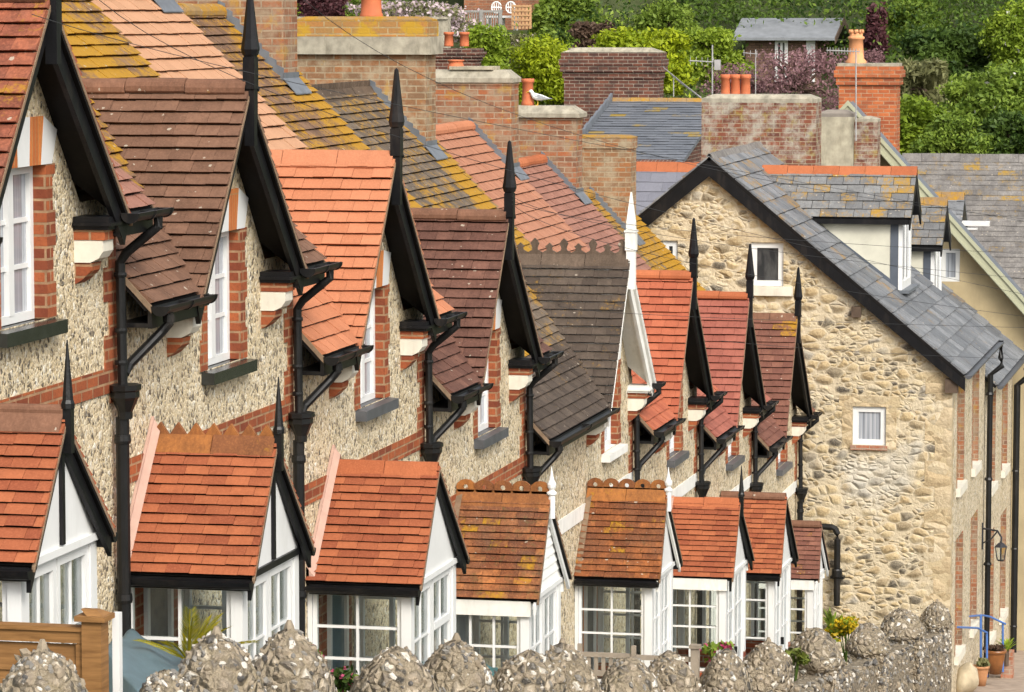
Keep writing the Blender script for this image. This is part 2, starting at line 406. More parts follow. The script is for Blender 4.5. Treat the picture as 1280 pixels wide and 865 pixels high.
class MB:
    def __init__(s):
        s.v = []; s.f = []; s.m = []; s.t = []; s.l = []
    def poly(s, pts, m=0, t=.5, l=0.0):
        i = len(s.v)
        s.v.extend([tuple(p) for p in pts])
        s.f.append(tuple(range(i, i + len(pts)))); s.m.append(m); s.t.append(t); s.l.append(l)
    def box(s, x0, x1, y0, y1, z0, z1, m=0, t=.5, l=0.0):
        a = [(x0, y0, z0), (x1, y0, z0), (x1, y1, z0), (x0, y1, z0), (x0, y0, z1), (x1, y0, z1), (x1, y1, z1), (x0, y1, z1)]
        for q in ((3, 2, 1, 0), (4, 5, 6, 7), (0, 1, 5, 4), (1, 2, 6, 5), (2, 3, 7, 6), (3, 0, 4, 7)):
            s.poly([a[k] for k in q], m, t, l)
    def prism(s, pts, d, m=0, t=.5, ends=True, l=0.0):
        """polygon pts swept by the vector d"""
        p = [Vector(q) for q in pts]; d = Vector(d)
        n = len(p)
        nrm = Vector((0, 0, 0))
        for k in range(n):
            a, b = p[k] - p[0], p[(k + 1) % n] - p[0]
            nrm += a.cross(b)
        if nrm.dot(d) > 0:
            p.reverse()
        q = [a + d for a in p]
        if ends:
            s.poly(p, m, t, l); s.poly(q[::-1], m, t, l)
        for k in range(n):
            j = (k + 1) % n
            s.poly([p[j], p[k], q[k], q[j]], m, t, l)
    def tube(s, pts, r, n=8, m=0, t=.5, caps=True):
        pts = [Vector(p) for p in pts]
        rs = r if hasattr(r, '__len__') else [r] * len(pts)
        rings = []
        for k, p in enumerate(pts):
            d = (pts[min(k + 1, len(pts) - 1)] - pts[max(k - 1, 0)]).normalized()
            a = d.cross(Vector((0, 0, 1)))
            if a.length < .05:
                a = d.cross(Vector((0, 1, 0)))
            a.normalize(); b = d.cross(a).normalized()
            rings.append([p + a * rs[k] * math.cos(2 * math.pi * j / n) + b * rs[k] * math.sin(2 * math.pi * j / n) for j in range(n)])
        for k in range(len(rings) - 1):
            for j in range(n):
                h = (j + 1) % n
                s.poly([rings[k][j], rings[k][h], rings[k + 1][h], rings[k + 1][j]][::-1], m, t)
        if caps:
            s.poly(rings[0], m, t); s.poly(rings[-1][::-1], m, t)
    def lathe(s, c, prof, n=10, m=0, t=.5, sx=1, sy=1, rot=0):
        c = Vector(c)
        rings = [[c + Vector((r * sx * math.cos(2 * math.pi * j / n + rot), r * sy * math.sin(2 * math.pi * j / n + rot), z)) for j in range(n)] for r, z in prof]
        for k in range(len(rings) - 1):
            for j in range(n):
                h = (j + 1) % n
                s.poly([rings[k][j], rings[k][h], rings[k + 1][h], rings[k + 1][j]], m, t)
        s.poly(rings[0][::-1], m, t); s.poly(rings[-1], m, t)
    def build(s, name, mats, parent=None, smooth=False, origin=None):
        me = bpy.data.meshes.new(name)
        o = bpy.data.objects.new(name, me)
        COL.objects.link(o)
        if smooth:            # weld the faces so that they shade as one surface
            idx, nv, ren = {}, [], []
            for q in s.v:
                key = (round(q[0], 5), round(q[1], 5), round(q[2], 5))
                if key not in idx:
                    idx[key] = len(nv); nv.append(q)
                ren.append(idx[key])
            s.v = nv; s.f = [tuple(ren[i] for i in f) for f in s.f]
        v = np.array(s.v, dtype=np.float64).reshape(-1, 3)
        if parent is not None:
            o.parent = parent
            org = ORIGIN[root_of(parent).name]
        else:
            if origin is None:
                lo, hi = v.min(0), v.max(0)
                origin = ((lo[0] + hi[0]) / 2, (lo[1] + hi[1]) / 2, lo[2])
            org = tuple(origin)
            o.location = org
            ORIGIN[o.name] = org
        lv = v - np.array(org)
        me.from_pydata(lv.tolist(), [], s.f)
        mats = mats if isinstance(mats, (list, tuple)) else [mats]
        for mname in mats:
            me.materials.append(MATS[mname])
        nf = len(s.f)
        me.polygons.foreach_set('material_index', s.m)
        a = me.attributes.new('tint', 'FLOAT', 'FACE'); a.data.foreach_set('value', s.t)
        a = me.attributes.new('lich', 'FLOAT', 'FACE'); a.data.foreach_set('value', s.l)
        # box-projected texture coordinates in metres
        uv = me.uv_layers.new(name='UVMap')
        nl = len(me.loops)
        vi = np.empty(nl, dtype=np.int32); me.loops.foreach_get('vertex_index', vi)
        nr = np.empty(nf * 3); me.polygons.foreach_get('normal', nr); nr = np.abs(nr.reshape(-1, 3))
        tot = np.empty(nf, dtype=np.int32); me.polygons.foreach_get('loop_total', tot)
        ln = np.repeat(nr, tot, axis=0)
        P = v[vi]
        ax = np.where((ln[:, 0] >= ln[:, 1]) & (ln[:, 0] >= ln[:, 2]), 0, np.where(ln[:, 1] >= ln[:, 2], 1, 2))
        U = np.where(ax == 0, P[:, 1], P[:, 0])
        V = np.where(ax == 2, P[:, 1], P[:, 2])
        uv.data.foreach_set('uv', np.stack([U, V], 1).astype(np.float32).ravel())
        if smooth:
            me.polygons.foreach_set('use_smooth', [q == 0 for q in s.m])
        me.update()
        return o

def tag(o, label=None, cat=None, group=None, kind=None):
    for k, v in (('label', label), ('category', cat), ('group', group), ('kind', kind)):
        if v:
            o[k] = v
    return o

def thing(name, loc, label, cat, group=None):
    o = bpy.data.objects.new(name, None)
    o.empty_display_size = .3
    COL.objects.link(o)
    o.location = loc
    ORIGIN[o.name] = tuple(loc)
    return tag(o, label, cat, group)

def clip(poly, a, b, c):
    """keep the side a*u + b*v <= c"""
    out = []
    n = len(poly)
    for k in range(n):
        p, q = poly[k], poly[(k + 1) % n]
        dp, dq = a * p[0] + b * p[1] - c, a * q[0] + b * q[1] - c
        if dp <= 0:
            out.append(p)
        if dp * dq < 0:
            t = dp / (dp - dq)
            out.append((p[0] + (q[0] - p[0]) * t, p[1] + (q[1] - p[1]) * t))
    return out

def area(p):
    return .5 * sum(p[k][0] * p[(k + 1) % len(p)][1] - p[(k + 1) % len(p)][0] * p[k][1] for k in range(len(p)))

def tiling(mb, O, U, V, poly, tw, gauge, th=.016, rnd=.35, m=0, lich=None, seed=0, tone=None, rough=.004, gap=.0015):
    """lay separate tiles in broken-bond courses over the convex polygon poly (u along the eave, v up the slope)"""
    rg = random.Random(seed)
    O = Vector(O); U = Vector(U).normalized(); V = Vector(V).normalized(); N = U.cross(V).normalized()
    if N.z < 0:
        N = -N
    if area(poly) < 0:
        poly = poly[::-1]
    us = [p[0] for p in poly]; vs = [p[1] for p in poly]
    edges = []
    for k in range(len(poly)):
        (x0, y0), (x1, y1) = poly[k], poly[(k + 1) % len(poly)]
        a, b = (y1 - y0), -(x1 - x0)
        edges.append((a, b, a * x0 + b * y0))
    row = math.floor(min(vs) / gauge + 1e-6); v = row * gauge
    flip = U.cross(V).dot(N) < 0
    while v < max(vs) - .01:
        v1 = v + gauge
        u = (math.floor(min(us) / tw) - 1 - (.5 if row % 2 else 0)) * tw + .03 * math.sin(row * 2.7)
        course_j = rg.uniform(-rough, rough) * .6
        while u < max(us):
            c = [(u + gap, v + rg.uniform(-.003, .003)), (u + tw - gap, v + rg.uniform(-.003, .003)), (u + tw - gap, v1 + .004), (u + gap, v1 + .004)]
            cu, cv = u + tw / 2, v + gauge / 2
            u += tw
            for e in edges:
                c = clip(c, *e)
                if len(c) < 3:
                    break
            if len(c) < 3 or abs(area(c)) < tw * gauge * .02:
                continue
            j = rg.uniform(-rough, rough) + course_j
            def hgt(vv):
                return th * (1.05 - .85 * (vv - v) / gauge) + j
            top = [O + U * a + V * b + N * hgt(b) for a, b in c]
            vlo = v + gauge * .25
            bot = [O + U * a + V * (b + (.022 if b < vlo else 0)) - N * .010 for a, b in c]
            t = rg.random()
            t = .5 + (t - .5) * rnd * 2
            if tone:
                t = tone(cu, cv, t, rg)
            lv = lich(cu, cv, rg) if lich else 0.0
            mm = m(cu, cv) if callable(m) else m
            if flip:
                top.reverse(); bot.reverse()
            mb.poly(top, mm, t, lv)
            n = len(c)
            for k in range(n):
                h = (k + 1) % n
                mb.poly([top[h], top[k], bot[k], bot[h]], mm, t * .9, lv)
        v = v1; row += 1

def slab(mb, O, U, V, poly, thick, m=0):
    O = Vector(O); U = Vector(U).normalized(); V = Vector(V).normalized(); N = U.cross(V).normalized()
    if N.z < 0:
        N = -N
    mb.prism([O + U * a + V * b - N * .013 for a, b in poly], -N * thick, m)

def ridge(mb, a, b, r, style='round', seg=.42, seed=0, drop=.55, m=0):
    """a run of ridge tiles from a to b along a horizontal ridge line"""
    rg = random.Random(seed)
    a = Vector(a); b = Vector(b)
    d = (b - a); L = d.length; d.normalize()
    s = Vector((0, 0, 1)).cross(d).normalized(); z = Vector((0, 0, 1))
    n = max(1, round(L / seg)); st = L / n
    for k in range(n):
        p = a + d * (k * st + .003); q = a + d * ((k + 1) * st - .003)
        rr = r * rg.uniform(.97, 1.04); dz = rg.uniform(-.005, .005)
        t = rg.random()
        if style == 'round':
            ang = [math.pi * (j / 8) * 1.16 - math.pi * .08 for j in range(9)]
            prof = [(math.cos(x) * rr, math.sin(x) * rr * .9 + dz) for x in ang]
        elif style == 'roll':
            prof = [(rr * 1.35, -rr * 1.0 + dz), (rr * .38, rr * .45)] + [(math.cos(x) * rr * .42, rr * .72 + math.sin(x) * rr * .42) for x in [math.pi * j / 6 for j in range(7)]] + [(-rr * .38, rr * .45), (-rr * 1.35, -rr * 1.0 + dz)]
        else:
            prof = [(rr * 1.3, -rr * 1.15 + dz), (rr * .25, rr * .5 + dz), (-rr * .25, rr * .5 + dz), (-rr * 1.3, -rr * 1.15 + dz)]
        pts = [p + s * x + z * y for x, y in prof]
        inner = [p + s * x * .86 + z * (y - rr * .16) for x, y in prof][::-1]
        mb.prism(pts + inner, q - p, m, t)
    w = .018
    def comb(prof2):
        mb.prism([a + d * u + z * h + s * w for u, h in prof2], -s * 2 * w, m, rg.random())
    if style == 'zigzag':
        k = max(1, round(L / .125)); u0 = L / k
        for j in range(k):
            comb([(j * u0, r * .35), ((j + 1) * u0, r * .35), ((j + 1) * u0 - .004, r * .5), ((j + .5) * u0, r * .5 + .085), (j * u0 + .004, r * .5)])
    if style == 'scallop':
        comb([(0, r * .3), (L, r * .3), (L, r * .45 + .022), (0, r * .45 + .022)])
        k = max(1, round(L / .17)); u0 = L / k
        for j in range(k):
            c = (j + .5) * u0
            # ring lobe with a pierced hole, split in two halves round the hole
            R, rr = u0 * .52, .026
            for sg in (-1, 1):
                out = [(c + sg * math.sin(x) * R, r * .45 + .045 + math.cos(x) * R * .8) for x in [math.pi * i / 6 for i in range(7)]]
                inn = [(c + sg * math.sin(x) * rr, r * .45 + .045 + math.cos(x) * rr) for x in [math.pi * (6 - i) / 6 for i in range(7)]]
                comb(out + inn if sg > 0 else out + inn)
    if style == 'fleur':
        k = max(1, round(L / .165)); u0 = L / k
        for j in range(k):
            c = (j + .5) * u0; big = .055 if j % 4 in (0, 2) else .0
            comb([(c - u0 * .5, r * .4), (c + u0 * .5, r * .4), (c + u0 * .48, r * .4 + .03), (c + u0 * .2, r * .4 + .055), (c + u0 * .16, r * .4 + .08),
                  (c + .05, r * .4 + .10 + big * .6), (c + .026, r * .4 + .115 + big), (c, r * .4 + .14 + big), (c - .026, r * .4 + .115 + big), (c - .05, r * .4 + .10 + big * .6),
                  (c - u0 * .16, r * .4 + .08), (c - u0 * .2, r * .4 + .055), (c - u0 * .48, r * .4 + .03)])
    if style == 'comb':
        k = max(1, round(L / .07)); u0 = L / k
        for j in range(k):
            comb([(j * u0, r * .3), (j * u0 + u0 * .6, r * .3), (j * u0 + u0 * .6, r * .5 + .07), (j * u0, r * .5 + .07)])

# ------------------------------------------------------------------ leafy things: many small leaf faces spread through lumps
def leafcloud(name, lumps, n, size, matname, parent=None, seed=0, shell=.45, up=.3, stretch=1.6, tintspread=.5, origin=None):
    rs = np.random.RandomState(seed)
    lumps = np.array(lumps, float)            # x y z rx ry rz
    vol = (lumps[:, 3] * lumps[:, 4] * lumps[:, 5]) ** .66
    pick = rs.choice(len(lumps), n, p=vol / vol.sum())
    d = rs.normal(size=(n, 3)); d /= np.linalg.norm(d, axis=1)[:, None]
    rad = shell + (1.10 - shell) * rs.rand(n) ** .6 + .35 * rs.rand(n) ** 9
    # ragged outline: radius wobbles with direction
    L = lumps[pick]
    wob = 1 + .24 * np.sin(d[:, 0] * 7 + pick * 1.7) * np.sin(d[:, 1] * 6 + pick) + .18 * np.sin(d[:, 2] * 9 + pick * .6 + d[:, 0] * 4)
    c = L[:, :3] + d * rad[:, None] * wob[:, None] * L[:, 3:6]
    a = rs.normal(size=(n, 3)) * .8 + d * .5 + np.array([0, 0, up]); a /= np.linalg.norm(a, axis=1)[:, None]
    b = np.cross(a, rs.normal(size=(n, 3))); b /= np.linalg.norm(b, axis=1)[:, None]
    e = np.cross(a, b)
    s = size * (.6 + .8 * rs.rand(n))[:, None]
    v = np.stack([c - b * s * .5 * stretch, c - e * s * .38, c + b * s * .5 * stretch, c + e * s * .38], 1).reshape(-1, 3)
    tint = np.clip(.5 + (rs.rand(len(lumps))[pick] - .5) * tintspread + (rs.rand(n) - .5) * .7, 0, 1)
    me = bpy.data.meshes.new(name)
    o = bpy.data.objects.new(name, me); COL.objects.link(o)
    if parent is not None:
        o.parent = parent; org = np.array(ORIGIN[root_of(parent).name])
    else:
        org = np.array(origin if origin is not None else (v[:, 0].mean(), v[:, 1].mean(), v[:, 2].min()))
        o.location = org; ORIGIN[o.name] = tuple(org)
    v = v - org
    me.vertices.add(len(v)); me.vertices.foreach_set('co', v.astype(np.float32).ravel())
    me.loops.add(n * 4); me.loops.foreach_set('vertex_index', np.arange(n * 4, dtype=np.int32))
    me.polygons.add(n)
    me.polygons.foreach_set('loop_start', np.arange(0, n * 4, 4, dtype=np.int32))
    me.polygons.foreach_set('loop_total', np.full(n, 4, dtype=np.int32))
    me.update(calc_edges=True)
    at = me.attributes.new('tint', 'FLOAT', 'FACE'); at.data.foreach_set('value', tint.astype(np.float32))
    me.materials.append(MATS[matname])
    return o

def lump_set(c, r, k, seed, flat=.8):
    rg = random.Random(seed)
    out = []
    for i in range(k):
        th = rg.uniform(0, 2 * math.pi); q = rg.uniform(.25, .85)
        s = rg.uniform(.22, .52)
        out.append((c[0] + math.cos(th) * r[0] * q, c[1] + math.sin(th) * r[1] * q, c[2] + rg.uniform(-.65, .75) * r[2], r[0] * s, r[1] * s, r[2] * s * flat))
    return out

def shrub(name, base, r, n, size, leaf, label, cat='shrub', seed=0, k=9, blossoms=None, group=None, stem='bare_wood', **kw):
    """base on the ground, crown radii r; trunk and limbs reach into every lump"""
    t = thing(name, base, label, cat, group)
    c = (base[0], base[1], base[2] + r[2] * 1.05)
    L = lump_set(c, r, k, seed)
    mb = MB()
    rg = random.Random(seed + 1)
    top = Vector((base[0], base[1], base[2] + r[2] * .5))
    mb.tube([Vector(base) - Vector((0, 0, .3)), Vector(base) + Vector((0.03, .02, r[2] * .25)), top], [r[0] * .07 + .03, r[0] * .055 + .02, r[0] * .04 + .015], 7)
    for q in L:
        e = Vector(q[:3]); mid = (top + e) / 2 + Vector((rg.uniform(-.1, .1), rg.uniform(-.1, .1), rg.uniform(0, .2))) * r[0]
        mb.tube([top - Vector((0, 0, .1)), mid, e], [r[0] * .03 + .012, r[0] * .02 + .01, .008], 5)
    mb.build('trunk', stem, t)
    leafcloud('crown', L, n, size, leaf, t, seed, **kw)
    if blossoms:
        nb, bm, bs = blossoms
        leafcloud('blossom', L, nb, bs, bm, t, seed + 5, shell=.85, stretch=1.0)
    return t

# ------------------------------------------------------------------ the terrace of eight stepped cottages
K = 1.06                                     # main roof rise per metre
RY = 3.05                                    # ridge of the main roofs
PARTY = [19.0, 23.35, 27.7, 32.05, 36.4, 42.45, 47.1, 51.85, 56.6]
H = {
 1: dict(xa=21.47, hw=1.37, zf=-1.40, za=.07, main='tiles_red_weathered', gab='tiles_red_weathered', rid=('round', 'ridge_brown'), strip='tiles_pink'),
 2: dict(xa=25.75, hw=1.38, zf=-2.07, za=-.60, main='tiles_brown_lichen', gab='tiles_brown', rid=('round', 'ridge_brown'), strip='tiles_brown'),
 3: dict(xa=30.1, hw=1.40, zf=-2.83, za=-1.27, main='tiles_pale_orange', gab='tiles_apricot', rid=('angle', 'ridge_pale'), strip='tiles_apricot'),
 4: dict(xa=34.55, hw=1.40, zf=-3.60, za=-2.05, main='tiles_brown_lichen', gab='tiles_umber', rid=('round', 'ridge_brown'), strip='tiles_umber'),
 5: dict(xa=41.0, hw=1.45, zf=-4.53, za=-2.90, main='tiles_grey_brown', gab='tiles_charcoal', rid=('fleur', 'ridge_dark'), strip='tiles_charcoal'),
 6: dict(xa=45.3, hw=1.42, zf=-5.13, za=-3.42, main='tiles_salmon', gab='tiles_coral', rid=('round', 'ridge_orange'), strip='tiles_coral'),
 7: dict(xa=50.0, hw=1.36, zf=-5.76, za=-4.05, main='tiles_pink', gab='tiles_rose', rid=('round', 'ridge_orange'), strip='tiles_rose'),
 8: dict(xa=54.85, hw=1.50, zf=-6.45, za=-4.72, main='tiles_grey_brown', gab='tiles_plum_brown', rid=('angle', 'ridge_brown'), strip='tiles_plum_brown'),
}
PORCH = {
 1: dict(x0=19.05, x1=20.45, ze=-3.13, zr=-2.38, tile='tiles_new_orange', rid=('roll', 'ridge_brown'), barge='black_paint', fin='black_iron', gutter=True, post=True, bars=(1, 2), clad=False),
 2: dict(x0=23.35, x1=24.85, ze=-3.87, zr=-3.03, tile='tiles_new_orange', rid=('zigzag', 'ridge_rust'), barge='black_paint', fin='black_iron', gutter=True, post=True, bars=(1, 2), clad=False),
 3: dict(x0=28.05, x1=29.72, ze=-4.67, zr=-3.80, tile='tiles_new_orange', rid=('angle', 'ridge_orange'), barge='black_paint', fin=None, gutter=True, post=False, bars=(1, 3), clad=False),
 4: dict(x0=32.55, x1=34.10, ze=-5.52, zr=-4.65, tile='tiles_mixed_orange', rid=('scallop', 'ridge_rust'), barge='white_paint', fin='white_paint', gutter=False, post=False, bars=(2, 2), clad=True),
 5: dict(x0=38.95, x1=40.40, ze=-6.32, zr=-5.45, tile='tiles_burnt_orange', rid=('scallop', 'ridge_rust'), barge='white_weathered', fin='white_paint', gutter=True, post=False, bars=(1, 3), clad=False),
 6: dict(x0=44.10, x1=45.85, ze=-7.11, zr=-6.25, tile='tiles_new_orange', rid=('angle', 'ridge_orange'), barge='black_paint', fin='black_iron', gutter=False, post=False, bars=(1, 3), clad=False),
 7: dict(x0=48.25, x1=49.95, ze=-7.70, zr=-6.75, tile='tiles_new_orange', rid=('round', 'ridge_brown'), barge='black_paint', fin=None, gutter=True, post=False, bars=(1, 3), clad=False),
 8: dict(x0=52.15, x1=53.35, ze=-8.38, zr=-7.66, tile='tiles_plum_brown', rid=('round', 'ridge_brown'), barge='white_paint', fin=None, gutter=False, post=False, bars=(0, 2), clad=False),
}
HLABEL = {
 1: 'nearest cottage of the flint terrace, weathered red gable tiles, cut by the photo edge',
 2: 'flint terrace cottage with plain brown gable tiles and a zigzag crested orange porch',
 3: 'flint terrace cottage with pale orange gable and main roof, porch without finial',
 4: 'flint terrace cottage with dark umber gable tiles and a white spiked, boarded porch',
 5: 'wider flint terrace cottage with white bargeboards and fleur crested charcoal gable',
 6: 'flint terrace cottage with coral gable between the white bargeboards and the rose gable',
 7: 'flint terrace cottage with rose coloured gable tiles and black soffit, second from stone cottage',
 8: 'last flint terrace cottage, plum brown gable beside the stone cottage',
}

def window_unit(frame, pane, x0, x1, y, z0, z1, axis, nv, nh, w=.05, bar=.022, d=.06, px=None):
    """white frame with glazing bars; axis 'x' = lies along X facing the street, 'y' = lies along Y facing down the terrace"""
    def bx(a0, a1, b0, b1, dd=d, off=0):
        if axis == 'x':
            frame.box(a0, a1, y - dd / 2 + off, y + dd / 2 + off, b0, b1)
        else:
            frame.box(y - dd / 2 + off, y + dd / 2 + off, a0, a1, b0, b1)
    bx(x0, x1, z1 - w, z1); bx(x0, x1, z0, z0 + w)
    bx(x0, x0 + w, z0 + w, z1 - w); bx(x1 - w, x1, z0 + w, z1 - w)
    for k in range(nv):
        c = x0 + w + (x1 - x0 - 2 * w) * (k + 1) / (nv + 1)
        bx(c - bar / 2, c + bar / 2, z0 + w, z1 - w, d * .6)
    for k in range(nh):
        c = z0 + w + (z1 - z0 - 2 * w) * (k + 1) / (nh + 1)
        bx(x0 + w, x1 - w, c - bar / 2, c + bar / 2, d * .56)
    a, b = x0 + w * .8, x1 - w * .8
    if axis == 'x':
        pane.box(a, b, y - .004, y + .004, z0 + w * .8, z1 - w * .8)
    else:
        pane.box(y - .004, y + .004, a, b, z0 + w * .8, z1 - w * .8)

def porch(k, root, zg):
    P = PORCH[k]
    x0, x1, ze, zr = P['x0'], P['x1'], P['ze'], P['zr']
    xm = (x0 + x1) / 2; hw = (x1 - x0) / 2
    yf = -.88
    wx0, wx1 = x0 + .05, x1 - .05
    zt = ze - .02
    dark = P['barge'] == 'black_paint'
    fr = 'white_paint'
    # walls: dwarf brick wall, corner posts, head rails
    mb = MB()
    zs = ze - 1.20
    for a0, a1, b0, b1 in ((wx0, wx0 + .10, yf, -.004), (wx1 - .10, wx1, yf, -.004), (wx0 + .102, wx0 + .3, yf, yf + .1)):
        mb.box(a0, a1, b0, b1, zg, zs - .003, 1)
    for px in (wx0, wx1 - .11):
        mb.box(px, px + .11, yf, yf + .085, zs, zt)
        mb.box(px, px + .11, -.04, -.004, zs, zt)
        mb.box(px + .004, px + .106, yf + .087, -.042, zt - .055, zt - .003)
    mb.box(wx0 + .112, wx1 - .112, yf + .004, yf + .08, zt - .05, zt - .003)
    mb.box(wx0 + .115, wx1 - .115, yf + .09, -.045, zt + .0, zt + .012)
    mb.box(wx0 + .31, wx1 - .11, yf + .003, yf + .09, zg, zs - .55)
    po = mb.build('porch', [fr, 'porch_brick'], root)
    # floor and inner back: brick of the house front seen through the glass
    mb = MB()
    mb.box(xm - .22, xm + .24, -.035, -.006, zg + .1, ze - .14)
    mb.build('inner_door', ('tarp_slate_blue', 'curtain_grey', 'grey_sill')[k % 3], po)
    mb = MB()
    mb.box(xm - .28, xm - .225, -.06, -.007, zg + .1, ze - .1)
    mb.box(xm + .245, xm + .30, -.06, -.007, zg + .1, ze - .1)
    mb.box(xm + .5, xm + .56, -.4, -.36, ze - 1.1, ze - .1)
    mb.build('inner_door_frame', fr, po)
    mb = MB()
    mb.box(xm - .50, xm - .285, -.03, -.008, zg, ze - .08)
    mb.box(xm + .305, xm + .50, -.03, -.008, zg, ze - .08)
    mb.build('inner_brickwork', 'gauged_brick' if k in (4, 5, 6) else 'red_brick', po)
    # windows of the two sides
    nv, nh = P['bars']
    for xx in (wx0 + .05, wx1 - .05):
        f, p = MB(), MB()
        window_unit(f, p, yf + .088, -.043, xx, zs, zt - .058, 'y', nv, nh, .034, .022)
        w = f.build('side_window', fr, po)
        p.build('side_pane', 'window_glass', po)
    # street front: door and window units
    dz0 = zs - .52
    f, p = MB(), MB()
    window_unit(f, p, wx0 + .115, xm - .02, yf + .045, dz0, zt - .055, 'x', 1, 3, .055, .018)
    f.build('front_door', fr, po); p.build('door_pane', 'window_glass', po)
    f, p = MB(), MB()
    window_unit(f, p, xm + .0, wx1 - .115, yf + .045, dz0, zt - .055, 'x', 1, 3, .045, .018)
    if k == 3:
        f.box(xm + .06, wx1 - .18, yf + .012, yf + .075, zt - .5, zt - .44)
    f.build('front_window', fr, po); p.build('front_pane', 'window_glass', po)
    mb = MB(); mb.box(xm - .07, xm - .05, yf - .03, yf + .01, dz0 + .62, dz0 + .72)
    mb.build('door_handle', 'black_iron', po)
    # gable triangle
    mb = MB()
    rise = zr - ze
    def gz(x):
        return zr - rise * abs(x - xm) / hw
    if P['clad']:
        z = ze; h = .095
        while z < zr - .08:
            a = hw * (1 - (z - ze + .03) / rise) - .03; b = hw * (1 - (min(z + h, zr - .06) - ze + .03) / rise) - .03
            if a > .03:
                mb.prism([(xm - a, yf - .012, z), (xm + a, yf - .012, z), (xm + max(b, .01), yf + .004, z + h - .004), (xm - max(b, .01), yf + .004, z + h - .004)], (0, .03, 0))
            z += h
        mb.build('gable_boarding', 'white_boarding', po)
    else:
        mb.prism([(x0 + .07, yf - .005, ze - .01), (x1 - .07, yf - .005, ze - .01), (xm, yf - .005, zr - .07)], (0, .03, 0))
        mb.build('gable_panel', fr, po)
    mb = MB()
    mb.box(x0 + .06, x1 - .06, yf - .028, yf - .006, ze - .045, ze + .0)
    mb.build('gable_rail', 'black_paint' if k in (2,) else fr, po)
    if P['post']:
        mb = MB(); mb.box(xm - .022, xm + .022, yf - .030, yf - .007, ze + .01, zr - .03)
        mb.build('king_post', 'black_paint', po)
    # roof
    s = math.hypot(hw, rise)
    yv0, yv1 = -.98, -.93
    mb = MB()
    rd = random.Random(k)
    for sg in (-1, 1):
        O = (xm + sg * hw, 0, ze); V = (-sg * hw, 0, rise); U = (0, 1, 0)
        pol = [(yv0, 0), (-.005, 0), (-.005, s), (yv1, s)]
        slab(mb, O, U, V, pol, .035, 1)
        lf = (lambda u, v, r: .35 if r.random() < .10 else 0) if P['tile'] != 'tiles_new_orange' else None
        tiling(mb, O, U, V, pol, .172, .082, .022, .5, 0, lf, seed=k * 9 + sg, rough=.003)
        # verge mortar
        Ov, Vv = Vector(O), Vector(V).normalized()
        a = Ov + Vector((0, yv0 - .004, -.012)); b = Vector((xm, yv1 - .004, zr - .012))
        mb.prism([a, b, b - Vector((0, 0, .03)), a - Vector((0, 0, .03))], (0, .02, 0), 2)
    mb.build('porch_roof', [P['tile'], 'black_soffit', 'mortar'], po)
    mb = MB()
    ridge(mb, (xm, yv1 + .01, zr + .0), (xm, -.01, zr + .0), .075, P['rid'][0], .42, k)
    mb.build('ridge_tiles', P['rid'][1], po)
    # cement fillet where the roof meets the flint
    mb = MB()
    for sg in (-1, 1):
        a = Vector((xm + sg * (hw - .02), -.004, ze + .02)); b = Vector((xm, -.004, zr + (.06 if k in (2, 3) else .03)))
        d = Vector((-sg * .0, -.07, -.0))
        up = Vector((0, 0, .10)) if k in (2, 3) else Vector((0, 0, .012))
        mb.prism([a, b, b + up, a + up], (0, -.022, 0))
        mb.prism([a, a + up, a + Vector((0, -.07, .02))], b - a)
    mb.build('cement_fillet', 'pink_mortar' if k in (2, 3, 6) else 'mortar', po)
    # bargeboards
    for sg in (-1, 1):
        mb = MB()
        a = Vector((xm + sg * (hw + .0), yv0 + .022, ze - .045)); b = Vector((xm, yv1 + .022, zr - .045))
        dz = Vector((0, 0, -.13 if dark else -.10))
        mb.prism([a, b, b + dz, a + dz * .9], (0, .028, 0))
        mb.build('bargeboard', P['barge'], po)
    # gutter or fascia along both eaves
    for sg in (-1, 1):
        mb = MB()
        X = xm + sg * (hw - .03)
        if P['gutter']:
            mb.box(X - .02, X + .02, -.94, -.03, ze - .10, ze - .02)
            pr = [(X + sg * .02 + sg * .05 + math.cos(t) * .05, ze - .028 + math.sin(t) * .055) for t in [math.pi + math.pi * j / 6 for j in range(7)]]
            mb.prism([(x, -.97, z) for x, z in pr], (0, .95, 0))
            mb.build('gutter', 'black_paint', po)
        else:
            mb.box(X - .015, X + .03, -.90, -.03, ze - .16, ze - .015)
            mb.build('fascia', 'white_weathered', po)
    if P['fin']:
        mb = MB()
        c = (xm, yv1 - .01, zr)
        if P['fin'] == 'white_paint':
            mb.lathe((c[0], c[1], zr - .20), [(.035, 0), (.035, .22), (.05, .23), (.05, .25), (.025, .27), (.042, .30), (.045, .33), (.026, .37), (.014, .42), (.003, .50)], 10)
        else:
            mb.box(c[0] - .028, c[0] + .028, c[1] - .028, c[1] + .028, zr - .2, zr + .06)
            mb.lathe((c[0], c[1], zr + .062), [(.042, 0), (.042, .03), (.034, .05), (.004, .40)], 8)
        mb.build('finial', P['fin'], po)

CHIM = {  # house: near face X, thickness, y0, y1, top, brick, cap style, pots (y, height, radius)
 3: (31.5, .50, 2.42, 3.60, 1.1, 'weathered_brick', 'plain', []),
 4: (35.6, .50, 2.35, 3.56, 1.3, 'weathered_brick', 'plain', []),
 5: (41.65, .50, 2.36, 3.94, -.13, 'lichen_brick', 'band', [(3.09, .48, .125)]),
 6: (46.8, .46, 2.47, 3.70, -.83, 'weathered_brick', 'slab', [(3.28, .14, .10)]),
 7: (51.4, .46, 2.53, 3.75, -1.43, 'weathered_brick', 'flaunch', [(3.30, .40, .085)]),
 8: (55.0, .46, 2.40, 3.50, -1.98, 'lichen_brick', 'thin', []),
}

